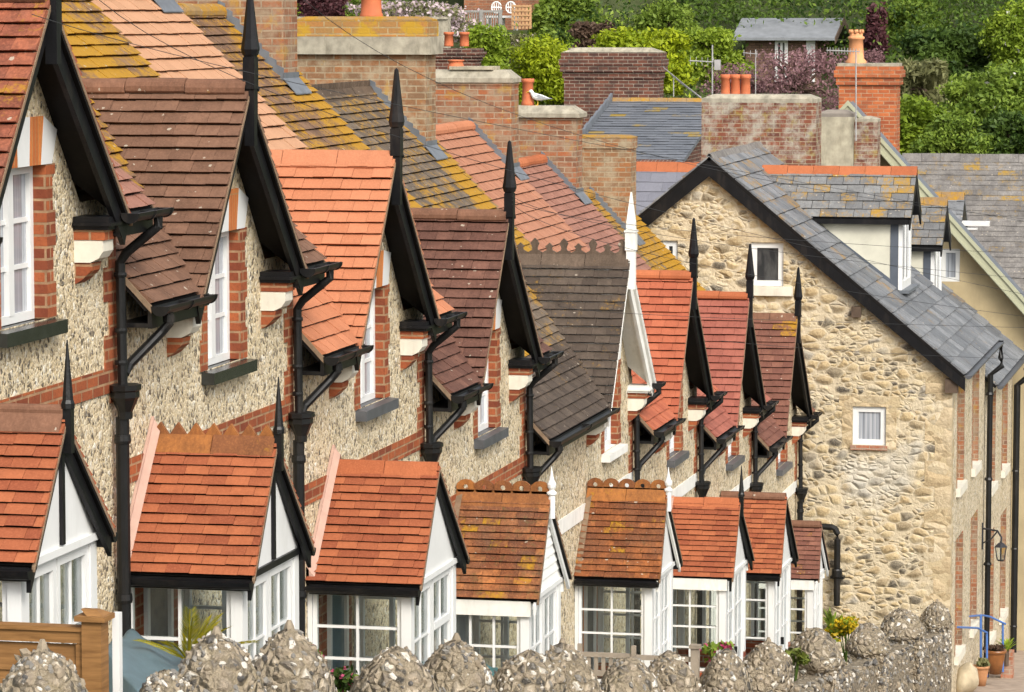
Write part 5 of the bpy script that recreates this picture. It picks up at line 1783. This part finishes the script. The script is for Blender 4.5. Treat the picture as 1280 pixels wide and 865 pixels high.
for (xa_, za_), (xb_, zb_) in zip(tp, tp[1:]):
    n = max(2, int((xb_ - xa_) / .35))
    for j in range(n):
        x0, x1 = xa_ + (xb_ - xa_) * j / n, xa_ + (xb_ - xa_) * (j + 1) / n
        t0, t1 = j / n, (j + 1) / n
        z0 = za_ + (zb_ - za_) * t0 - .10 - .06 * math.sin(t0 * math.pi); z1 = za_ + (zb_ - za_) * t1 - .10 - .06 * math.sin(t1 * math.pi)
        mb.prism([(x0, WY - .17, ground_z(x0) - .4), (x1, WY - .17, ground_z(x1) - .4), (x1, WY - .17, z1 - .05), (x0, WY - .17, z0 - .05)], (0, .34, 0))
        mb.prism([(x0, WY - .17, z0 - .05), (x0, WY + .17, z0 - .05), (x0, WY + .08, z0), (x0, WY - .08, z0)], (x1 - x0, 0, z1 - z0))
rg = random.Random(5)
for q in range(900):
    x = rg.uniform(30, 56.8)
    for (xa_, za_), (xb_, zb_) in zip(tp, tp[1:]):
        if xa_ <= x <= xb_:
            z = za_ + (zb_ - za_) * (x - xa_) / (xb_ - xa_) - .12
    pebble(mb, (x, WY - .17, z - rg.random() ** 1.5 * .9), rg.uniform(.02, .05), rg, rg.choice((1, 2, 2, 3, 3, 4)))
mb.build('wall_body', ['cobble_wall'] + PEB[1:], wall)

# ------------------------------------------------------------------ things in the front gardens
XFc = 18.0
root = thing('wooden_fence', (XFc, -1.7, ground_z(XFc)), 'golden brown timber fence panel with capped post before the nearest porch', 'fence')
yP0, yP1 = on_x(131, 800, XFc).y, on_x(106, 800, XFc).y
zT = on_x(60, 784, XFc).z
mb = MB(); zz = zT - .085
j = 0
while zz > zT - 1.7:
    mb.prism([(XFc, yP1, zz - .15), (XFc - .018, yP1, zz - .15), (XFc - .006, yP1, zz), (XFc, yP1, zz)], (0, 1.9, 0), 0, .5)
    zz -= .142; j += 1
mb.build('panel', 'fence_wood', root)
mb = MB(); mb.box(XFc - .035, XFc + .03, yP1, yP1 + 1.9, zT - .075, zT - .012); mb.box(XFc - .05, XFc + .04, yP1, yP1 + 1.9, zT - .010, zT + .014)
mb.box(XFc - .032, XFc - .0, yP1 + .002, yP1 + .04, zT - 1.7, zT - .08)
mb.build('rail', 'fence_wood', root)
mb = MB(); zc = on_x(118, 775, XFc).z
mb.box(XFc - .06, XFc + .06, yP0, yP1 - .003, zc - 2.0, zc)
p = mb.build('post', 'fence_wood', root)
mb = MB(); yc = (yP0 + yP1) / 2
mb.box(XFc - .085, XFc + .085, yc - .085, yc + .085, zc + .002, zc + .03)
mb.prism([(XFc - .07, yc - .07, zc + .031), (XFc + .07, yc - .07, zc + .031), (XFc + .02, yc - .02, zc + .06), (XFc - .02, yc - .02, zc + .06)], (0, .09, 0))
mb.build('post_cap', 'fence_wood', p)
mb = MB(); mb.box(XFc + .12, XFc + .17, yP0 - .04, yP0 + .0, zc - 2, zc + .02)
tag(mb.build('white_post', 'white_paint'), 'narrow white painted post just behind the golden brown fence post', 'post')

def tarp(name, quad, drop, mat, label, seed):
    """a sheet over a box: top quad with wrinkles and hanging sides"""
    rg = random.Random(seed)
    A_, B_, C_, D_ = [Vector(q) for q in quad]
    n = 16
    def P_(u, v):
        p = A_.lerp(B_, u).lerp(D_.lerp(C_, u), v)
        w = .012 * math.sin(u * 9 + v * 4 + seed) + .010 * math.sin(v * 13 - u * 6) + .02 * math.sin(3.14 * u) * math.sin(3.14 * v) + rg.uniform(-.003, .003)
        return p + Vector((0, 0, w))
    g = [[P_(i / n, j / n) for i in range(n + 1)] for j in range(n + 1)]
    mb = MB()
    for j in range(n):
        for i in range(n):
            mb.poly([g[j][i], g[j][i + 1], g[j + 1][i + 1], g[j + 1][i]])
    rim = g[0] + [g[j][n] for j in range(1, n + 1)] + g[n][::-1][1:] + [g[j][0] for j in range(n - 1, 0, -1)]
    ctr = (A_ + B_ + C_ + D_) / 4
    low = [p + (p - ctr).normalized() * (.03 + .025 * math.sin(i * 1.9)) - Vector((0, 0, drop + .02 * math.sin(i * 2.3))) for i, p in enumerate(rim)]
    for i in range(len(rim)):
        k_ = (i + 1) % len(rim)
        mb.poly([rim[i], low[i], low[k_], rim[k_]])
    return tag(mb.build(name, mat, None, True), label, 'tarpaulin')
tarp('tarpaulin', [on_x(166, 788, 22.9), on_x(248, 826, 22.2), on_x(176, 876, 20.6), on_x(126, 806, 21.4)], .9, 'tarp_slate_blue', 'slate blue tarpaulin draped over a garden store behind the fence post', 2)
tarp('tarpaulin', [on_x(586, 822, 30.0), on_x(622, 836, 29.6), on_x(630, 868, 28.6), on_x(592, 862, 28.8)], .8, 'tarp_teal', 'teal tarpaulin over garden goods in front of the boarded white porch', 4)

def fronds(name, base, n, length, mat, label, seed, rise=1.0, wid=.035, leaflets=True, cat='plant'):
    rg = random.Random(seed)
    t = thing(name, base, label, cat)
    mbs = MB(); mbl = MB()
    B_ = Vector(base)
    for i in range(n):
        an = rg.uniform(0, 2 * math.pi); el = rg.uniform(.45, 1.1) * rise
        L_ = length * rg.uniform(.75, 1.1)
        d = Vector((math.cos(an), math.sin(an), 0)); pts = []
        for q in range(9):
            s = q / 8
            pts.append(B_ + d * (L_ * s * math.cos(el) * 1.05) + Vector((0, 0, L_ * (s * math.sin(el) - (.24 if leaflets else .38) * s * s))))
        if leaflets:
            mbs.tube(pts, [.010 - .0009 * q for q in range(9)], 5)
            for q in range(2, 19):
                s = q / 19 * 7.9; a = int(s); p = pts[a].lerp(pts[a + 1], s - a); dr = (pts[a + 1] - pts[a]).normalized()
                sd = dr.cross(Vector((0, 0, 1))).normalized()
                for sg in (-1, 1):
                    e = p + (sd * sg * .55 + dr * .95 + Vector((0, 0, -.08))).normalized() * L_ * .30 * (1 - .75 * abs(q / 19 - .35))
                    m_ = (p + e) / 2
                    mbl.poly([p, m_ + dr * .0032, e, m_ - dr * .0032 - Vector((0, 0, .004))], 0, rg.random())
        else:
            for a, b in zip(range(8), range(1, 9)):
                sd = d.cross(Vector((0, 0, 1))) * wid
                w0, w1 = 1 - (a / 8) ** 2, 1 - (b / 8) ** 2
                mbl.poly([pts[a] - sd * w0, pts[a] + sd * w0, pts[b] + sd * w1, pts[b] - sd * w1], 0, rg.random())
    if leaflets:
        mbs.build('stem', mat, t)
    else:
        mb2 = MB(); mb2.tube([B_ - Vector((0, 0, .25)), B_ + Vector((0, 0, .04))], .045, 7); mb2.build('stem', 'bare_wood', t)
    mbl.build('fronds', mat, t)
    return t
c = on_x(236, 824, 21.9)
fronds('palm', (c.x, c.y, c.z - .02), 11, .46, 'leaf_palm', 'yellow-green palm in front of the zigzag crested porch', 4, 1.15)
c = on_x(1040, 786, 55.0)
fronds('cordyline', (c.x, c.y, c.z), 40, .52, 'leaf_mid', 'spiky green plant at the foot of the stone cottage downpipe', 6, 1.3, .02, False)
c = on_x(1258, 815, 62.6)
fronds('agave', (c.x, c.y, c.z), 34, .46, 'leaf_fresh', 'spiky pale green plant growing in the brick planter', 7, 1.3, .022, False)

def small_bush(px, py, X, r, n, size, leaf, label, seed, blossoms=None, name='flower'):
    c = on_x(px, py, X)
    t = thing(name, (c.x, c.y, c.z - r), label, 'plant')
    L = lump_set((c.x, c.y, c.z), (r, r, r * .8), 6, seed)
    mb = MB()
    for q in L:
        mb.tube([(c.x, c.y, c.z - r - .3), ((c.x + q[0]) / 2, (c.y + q[1]) / 2, c.z - r * .4), q[:3]], [.012, .008, .004], 5)
    mb.build('stem', 'leaf_deep', t)
    leafcloud('leaves', L, n, size, leaf, t, seed)
    if blossoms:
        leafcloud('blossom', L, blossoms[0], blossoms[2], blossoms[1], t, seed + 3, shell=.85, stretch=1.0)
    return t
small_bush(1058, 784, 54.0, .28, 500, .05, 'leaf_fresh', 'low yellow flowering bush beside the spiky plant and downpipe', 1, (900, 'petal_yellow', .05))
small_bush(893, 822, 36.5, .18, 260, .05, 'leaf_mid', 'pink geranium showing over the wall beside the grey wooden post', 2, (45, 'petal_pink', .06))
small_bush(907, 808, 39.5, .10, 90, .04, 'leaf_mid', 'small pink flower head rising right of the pink geranium', 3, (40, 'petal_pink', .06))
small_bush(386, 815, 25.0, .09, 120, .04, 'leaf_mid', 'dark pink flowers peeping over a wall cap before the plain ridged porch', 4, (30, 'petal_pink', .045))
small_bush(422, 852, 23.6, .13, 200, .04, 'leaf_deep', 'magenta flowers low between two wall caps, under the plain ridged porch window', 5, (50, 'petal_pink', .045))
small_bush(992, 822, 41.5, .16, 300, .05, 'leaf_moss', 'mossy green tuft growing on the wall between far caps', 6, None, 'moss_tuft')
small_bush(446, 856, 23.9, .08, 160, .04, 'leaf_fresh', 'little green plant wedged beside the wall cap before the plain ridged porch', 8, None, 'plant')

# bench back and post of silvered wood
XBn = 32.3
root = thing('garden_bench', (XBn, on_x(750, 850, XBn).y, on_x(750, 850, XBn).z - .7), 'silvery wooden garden bench in front of the pierced crest porch', 'bench')
y0, y1 = on_x(790, 820, XBn).y, on_x(728, 820, XBn).y
zt, zb = on_x(750, 817, XBn).z, on_x(750, 838, XBn).z
mb = MB(); mb.box(XBn - .02, XBn + .02, y0, y1, zt - .03, zt + .01); mb.box(XBn - .02, XBn + .02, y0, y1, zb - .05, zb)
for i in range(6):
    y = y0 + .06 + (y1 - y0 - .12) * i / 5
    mb.box(XBn - .008, XBn + .008, y - .018, y + .018, zb + .001, zt - .031)
mb.build('backrest', 'silver_wood', root)
mb = MB(); mb.box(XBn - .42, XBn - .03, y0, y1, zb - .26, zb - .22); mb.build('seat', 'silver_wood', root)
for y in (y0 - .04, y1):
    for x in (XBn - .40, XBn - .02):
        mb = MB(); mb.box(x - .02, x + .022, y, y + .04, zb - .72, (zt + .09) if x > XBn - .1 else zb - .05); mb.build('leg', 'silver_wood', root)
XPo = 35.2
a, b = on_x(874, 808, XPo), on_x(864, 808, XPo)
mb = MB(); mb.box(XPo - .04, XPo + .04, a.y, b.y, ground_z(XPo), a.z - .02); mb.box(XPo - .055, XPo + .055, a.y - .015, b.y + .015, a.z - .018, a.z + .015)
for q in (0,):
    mb.box(XPo - .012, XPo + .012, b.y + .002, b.y + .7, a.z - .16, a.z - .11)
tag(mb.build('fence_post', 'silver_wood'), 'grey weathered wooden post standing behind the wall by the pink geranium', 'post')

# ------------------------------------------------------------------ by the cottage front: boulder, pots, handrail, lantern
c = on_x(1207, 846, 58.6)
mb = MB(); rings = []
rg = random.Random(8)
for i in range(9):
    z = -1 + 2 * i / 8; r = math.sqrt(max(0.02, 1 - z * z))
    rings.append([Vector((c.x + math.cos(t) * r * .36 * (1 + .12 * math.sin(t * 3 + z * 2)), c.y + math.sin(t) * r * .22 * (1 + .12 * math.sin(t * 2 + z * 3)) - z * .06, c.z - .05 + z * .27 + .03 * math.sin(t * 2))) for t in [2 * math.pi * j / 16 for j in range(16)]])
for a, b in zip(rings, rings[1:]):
    for j in range(16):
        mb.poly([a[j], a[(j + 1) % 16], b[(j + 1) % 16], b[j]])
mb.poly(rings[0][::-1]); mb.poly(rings[-1])
tag(mb.build('boulder', 'boulder_stone', None, True), 'pale boulder at the corner of the stone cottage by the pavement', 'boulder')
def pot(px, pyt, pyb, X, r, mat, label, plantlabel=None, leaf=None, seed=0, wid=1.0):
    t, b = on_x(px, pyt, X), on_x(px, pyb, X)
    h = t.z - b.z
    root = thing('plant_pot', (b.x, b.y, b.z), label, 'plant pot')
    mb = MB(); mb.lathe((b.x, b.y, b.z), [(r * .62, 0), (r * .8, h * .4), (r * .98, h * .8), (r * 1.0, h * .86), (r * 1.12, h * .88), (r * 1.12, h), (r * .95, h), (r * .93, h * .9)], 18)
    mb.build('pot', mat, root, True)
    mb = MB(); mb.lathe((b.x, b.y, b.z + h * .86), [(r * .92, 0), (r * .92, .03)], 14); mb.build('soil', 'earth', root)
    if leaf:
        tt = thing('potted_plant', (b.x, b.y, t.z), plantlabel, 'plant')
        L = lump_set((b.x, b.y, t.z + .03), (r, r, .09), 6, seed)
        mb = MB()
        for q in L:
            mb.tube([(b.x, b.y, t.z - .08), q[:3]], [.01, .005], 5)
        mb.build('stem', 'leaf_deep', tt)
        leafcloud('leaves', L, 350, .045, leaf, tt, seed)
pot(1244, 812, 842, 61.2, .17, 'glazed_pot', 'large brown glazed plant pot beside the blue handrail', 'low purple-grey plant in the brown glazed pot', 'leaf_bronze', 3)
pot(1226, 832, 857, 59.6, .13, 'clay_pot', 'small clay plant pot tucked behind the boulder', 'trailing green plant in the small clay pot', 'leaf_olive', 5)
X = 62.9
a, b = on_x(1267, 814, X), on_x(1252, 840, X)
mb = MB(); mb.box(X - .18, X + .18, a.y, b.y, b.z - .1, a.z)
tag(mb.build('brick_planter', 'slab_brick'), 'brick planter under the spiky pale green plant', 'planter')
root = thing('handrail', (61, -2.9, ground_z(61)), 'blue metal handrail at the steps of the stone cottage', 'handrail')
for i, (pts) in enumerate(([(1205, 771, 60.0), (1228, 769, 61.8), (1238, 771, 62.2), (1257, 780, 62.4)], [(1197, 784, 58.4), (1222, 785, 59.8), (1234, 791, 60.2)])):
    mb = MB(); mb.tube([on_x(*q) for q in pts], .018, 7); mb.build('rail', 'blue_paint', root)
for px, t, b, X in ((1233.5, 790, 846, 60.2), (1226, 769, 822, 61.6), (1253.5, 778, 840, 62.4)):
    mb = MB(); mb.tube([on_x(px, t, X), on_x(px, b, X)], .02, 7); mb.build('post', 'blue_paint', root)
c = on_x(1240, 690, 62.0)
root = thing('wall_lantern', (62, CF, c.z - .2), 'black wall lantern on a scrolled bracket between the cottage downpipes', 'lantern')
mb = MB()
pts = [Vector((62.6, CF, c.z + .32)), Vector((62.5, CF - .28, c.z + .30)), Vector((62.4, CF - .36, c.z + .2)), Vector((62.3, CF - .36, c.z + .12))]
mb.tube(pts, .018, 6); mb.tube([(62.6, CF, c.z + .05), (62.5, CF - .18, c.z + .16), (62.5, CF - .28, c.z + .29)], .014, 6)
mb.tube([(62.6, CF - .01, c.z - .05), (62.6, CF - .01, c.z + .42)], .02, 6)
mb.build('bracket', 'lantern_metal', root)
mb = MB()
lc = (62.3, CF - .36, c.z - .20)
mb.lathe(lc, [(.05, 0), (.07, .02), (.075, .03)], 6); mb.lathe((lc[0], lc[1], lc[2] + .25), [(.125, 0), (.06, .06), (.02, .08), (.02, .1)], 6)
for j in range(6):
    an = j * math.pi / 3
    mb.tube([(lc[0] + math.cos(an) * .07, lc[1] + math.sin(an) * .07, lc[2] + .03), (lc[0] + math.cos(an) * .11, lc[1] + math.sin(an) * .11, lc[2] + .25)], .008, 4)
mb.build('lamp_body', 'lantern_metal', root)
mb = MB(); mb.lathe((lc[0], lc[1], lc[2] + .031), [(.066, 0), (.104, .218)], 6); mb.build('lamp_glass', 'window_glass', root)
# drain that turns from the terrace end along the cottage gable
a, b, d = on_x(1008, 657, 56.85), on_x(1040, 659, 56.85), on_x(1046, 757, 56.85)
root = thing('drainpipe', (56.85, d.y, d.z), 'thick black drainpipe elbowing along the foot of the rubble gable', 'drainpipe')
mb = MB()
mb.tube([a, b, b + Vector((0, -.05, -.02)), Vector((b.x, d.y, b.z - .10)), Vector((b.x, d.y, b.z - .2)), d], .052, 12)
mb.build('pipe', 'black_iron', root)
mb = MB()
for z in (b.z - .75, ):
    mb.lathe((56.85, d.y, z - .06), [(.075, 0), (.085, .02), (.085, .12), (.075, .14)], 12)
mb.box(56.85 - .03, 57.0, d.y - .11, d.y + .11, b.z - .83, b.z - .79)
mb.build('collar', 'black_iron', root)

# ------------------------------------------------------------------ television aerials
def aerial(px, pyt, pyb, X, booms, label, r=.014):
    t, b = on_x(px, pyt, X), on_x(px, pyb, X)
    root = thing('television_aerial', (b.x, b.y, b.z), label, 'aerial')
    mb = MB(); mb.tube([b, t], r, 6); mb.build('mast', 'aerial_metal', root)
    for (bx0, bx1, py, ne, le) in booms:
        a, c = on_x(bx0, py, X), on_x(bx1, py + 1.5, X)
        mb = MB(); mb.tube([a, c], r * .8, 5)
        for i in range(ne):
            p = a.lerp(c, i / max(1, ne - 1))
            mb.tube([p + Vector((-le, 0, -.0)), p + Vector((le, 0, 0))], .006, 4)
            mb.tube([p + Vector((0, 0, -le * .45)), p + Vector((0, 0, le * .45))], .005, 4)
        mb.build('antenna', 'aerial_metal', root)
    return root
t = aerial(890.5, 56, 122, 62.9, [(863, 892, 76, 5, .16)], 'tall thin television aerial beside the three red chimney pots')
mb = MB(); c = on_x(897, 81, 62.9); mb.box(c.x - .05, c.x + .05, c.y - .05, c.y + .05, c.z - .09, c.z + .09); mb.build('mast_box', 'aerial_metal', t)
aerial(944.5, 62, 122, 63.0, [(930, 946, 66, 3, .12)], 'short thin television aerial right of the three red chimney pots', .009)
aerial(1070, 62, 176, 68.2, [(1034, 1074, 63, 12, .13)], 'banded television aerial strapped to the grey rendered stack')
t = aerial(842, 94, 121, 76.5, [], 'fallen looking television aerial leaning beside the spotted brick chimney', .012)
mb = MB()
a, c = on_x(840, 94, 76.5), on_x(876, 122, 76.5)
mb.tube([a, c], .016, 5)
for i in range(12):
    p = a.lerp(c, i / 11); le = .26 - .012 * i
    mb.tube([p + Vector((-.1, le * .7, le * .7)), p - Vector((-.1, le * .7, le * .7))], .007, 4)
mb.build('antenna', 'aerial_metal', t)

# ------------------------------------------------------------------ gull on the chimney
c = on_x(672, 133, 51.50)
S_ = .0118 / 1.0
g0 = Vector((51.55, c.y, CHIM[7][4] + .012))
root = thing('seagull', tuple(g0), 'white gull with grey wings standing on the brick chimney beside its pot', 'gull')
def gp(a, h):      # a pixels towards the right of the photo, h pixels up
    return g0 + Vector((0.0, -a * S_, h * S_))
mb = MB()
body = [(14, 8.5, .4), (9, 9.2, 2.2), (4, 9.6, 3.6), (-1, 10.2, 4.3), (-5, 11.8, 3.9), (-7.2, 14.2, 2.6), (-8.2, 16.2, 2.3), (-9.4, 17.4, 2.5), (-11, 17.3, 1.7), (-12, 17.0, .7)]
mb.tube([gp(a, h) for a, h, _ in body], [r * S_ for _, _, r in body], 12)
mb.build('body', 'feather_white', root, True)
for sg in (-1, 1):
    mb = MB()
    w = [(-3.5, 11.5), (1, 13.4), (6, 11.8), (12, 9.6), (17.5, 8.2), (12, 8.0), (5, 8.3), (-1, 8.6)]
    mb.prism([gp(a, h) + Vector((sg * 3.4 * S_ * (1 if 0 < i < 4 else .95), 0, 0)) for i, (a, h) in enumerate(w)], (sg * .9 * S_, 0, 0))
    mb.build('wing', 'feather_grey', root)
    mb = MB(); mb.tube([gp(-1, 6.5) + Vector((sg * .018, 0, 0)), gp(-.5, 3) + Vector((sg * .018, 0, 0)), gp(-.8, 0.2) + Vector((sg * .018, 0, 0))], .005, 6)
    f_ = gp(-.8, .3) + Vector((sg * .018, 0, 0))
    for o in (-.5, 0, .5):
        mb.tube([f_, f_ + Vector((o * .03, .03, -.002))], .004, 5)
    mb.build('leg', 'beak_yellow', root)
    mb = MB(); mb.lathe(gp(-10.3, 17.9) + Vector((sg * 1.9 * S_, 0, 0)), [(.002, -.003), (.004, 0), (.002, .003)], 6); mb.build('eye', 'black_iron', root)
mb = MB(); mb.tube([gp(-11.6, 17.0), gp(-14, 16.5), gp(-15.6, 15.6)], [.010, .008, .003], 7); mb.build('beak', 'beak_yellow', root)

# ------------------------------------------------------------------ overhead wires
WIRES = [((124, 0, 17), (640, 214, 27), (1300, 372, 40)), ((40, 18, 16), (640, 160, 27), (1300, 280, 41)), ((380, 0, 21), (800, 190, 31), (1300, 276, 42)),
         ((640, 250, 28), (875, 290, 33), (1300, 318, 43)), ((640, 245, 28), (880, 302, 33), (1300, 350, 43)), ((700, 380, 28), (867, 396, 33), (1300, 410, 42)),
         ((640, 255, 28), (880, 332, 33), (1300, 398, 42)), ((900, 426, 33), (1080, 440, 37), (1300, 450, 42))]
WL = ['thin overhead wire crossing the pale orange roof and running right to the dormers', 'thin overhead wire crossing the brown lichen roof high on the left', 'thin overhead wire passing above the white finial towards the beige gable',
      'uppermost thin wire crossing the small upper window of the stone cottage', 'thin wire sagging past the upper cottage window towards the dormer feet', 'thin wire crossing the middle of the rubble gable, above the black finial caps',
      'thin wire falling steeply across the cottage bargeboard', 'lowest thin wire crossing the lower end of the cottage bargeboard']
for w, lab in zip(WIRES, WL):
    p = [on_x(*q) for q in w]
    mb = MB(); pts = []
    for i in range(25):
        s = i / 24
        a = p[0].lerp(p[1], s); b = p[1].lerp(p[2], s)
        # a smooth curve through the three points
        pts.append(p[0] * (2 * (s - .5) * (s - 1)) + p[1] * (-4 * s * (s - 1)) + p[2] * (2 * s * (s - .5)))
    mb.tube(pts, .0021, 5)
    tag(mb.build('overhead_wire', 'wire_black'), lab, 'wire', 'overhead wires between the roofs')

# ------------------------------------------------------------------ light
w = bpy.data.worlds.new("World"); sc.world = w; w.use_nodes = True
nt = w.node_tree; nt.nodes.clear()
SUN_EL, SUN_AZ = R_(40), R_(218)             # azimuth: direction the light comes from, counted from +X towards +Y
sky = nt.nodes.new('ShaderNodeTexSky'); sky.sky_type = 'NISHITA'; sky.sun_disc = False
sky.sun_elevation = SUN_EL
sky.sun_rotation = R_(90) - SUN_AZ
sky.air_density = 1.0; sky.dust_density = 4.0; sky.ozone_density = 1.0
hs = nt.nodes.new('ShaderNodeHueSaturation'); hs.inputs['Saturation'].default_value = .35
bg = nt.nodes.new('ShaderNodeBackground'); bg.inputs['Strength'].default_value = .15
out = nt.nodes.new('ShaderNodeOutputWorld')
nt.links.new(sky.outputs[0], hs.inputs['Color']); nt.links.new(hs.outputs[0], bg.inputs[0]); nt.links.new(bg.outputs[0], out.inputs[0])
sd = bpy.data.lights.new('sun', 'SUN'); sd.energy = 1.35; sd.angle = R_(20); sd.color = (1, .95, .86)
so = bpy.data.objects.new('sun', sd); COL.objects.link(so)
dv = Vector((math.cos(SUN_EL) * math.cos(SUN_AZ), math.cos(SUN_EL) * math.sin(SUN_AZ), math.sin(SUN_EL)))
so.rotation_euler = dv.to_track_quat('Z', 'Y').to_euler()
so.location = (30, -20, 30)

vs = sc.view_settings
vs.view_transform = 'Standard'; vs.look = 'None'; vs.gamma = 1; vs.use_curve_mapping = False
vs.exposure = .77
sc.render.engine = 'CYCLES'
sc.cycles.max_bounces = 7; sc.cycles.transparent_max_bounces = 16
sc.cycles.diffuse_bounces = 3; sc.cycles.glossy_bounces = 3
sc.cycles.use_denoising = True
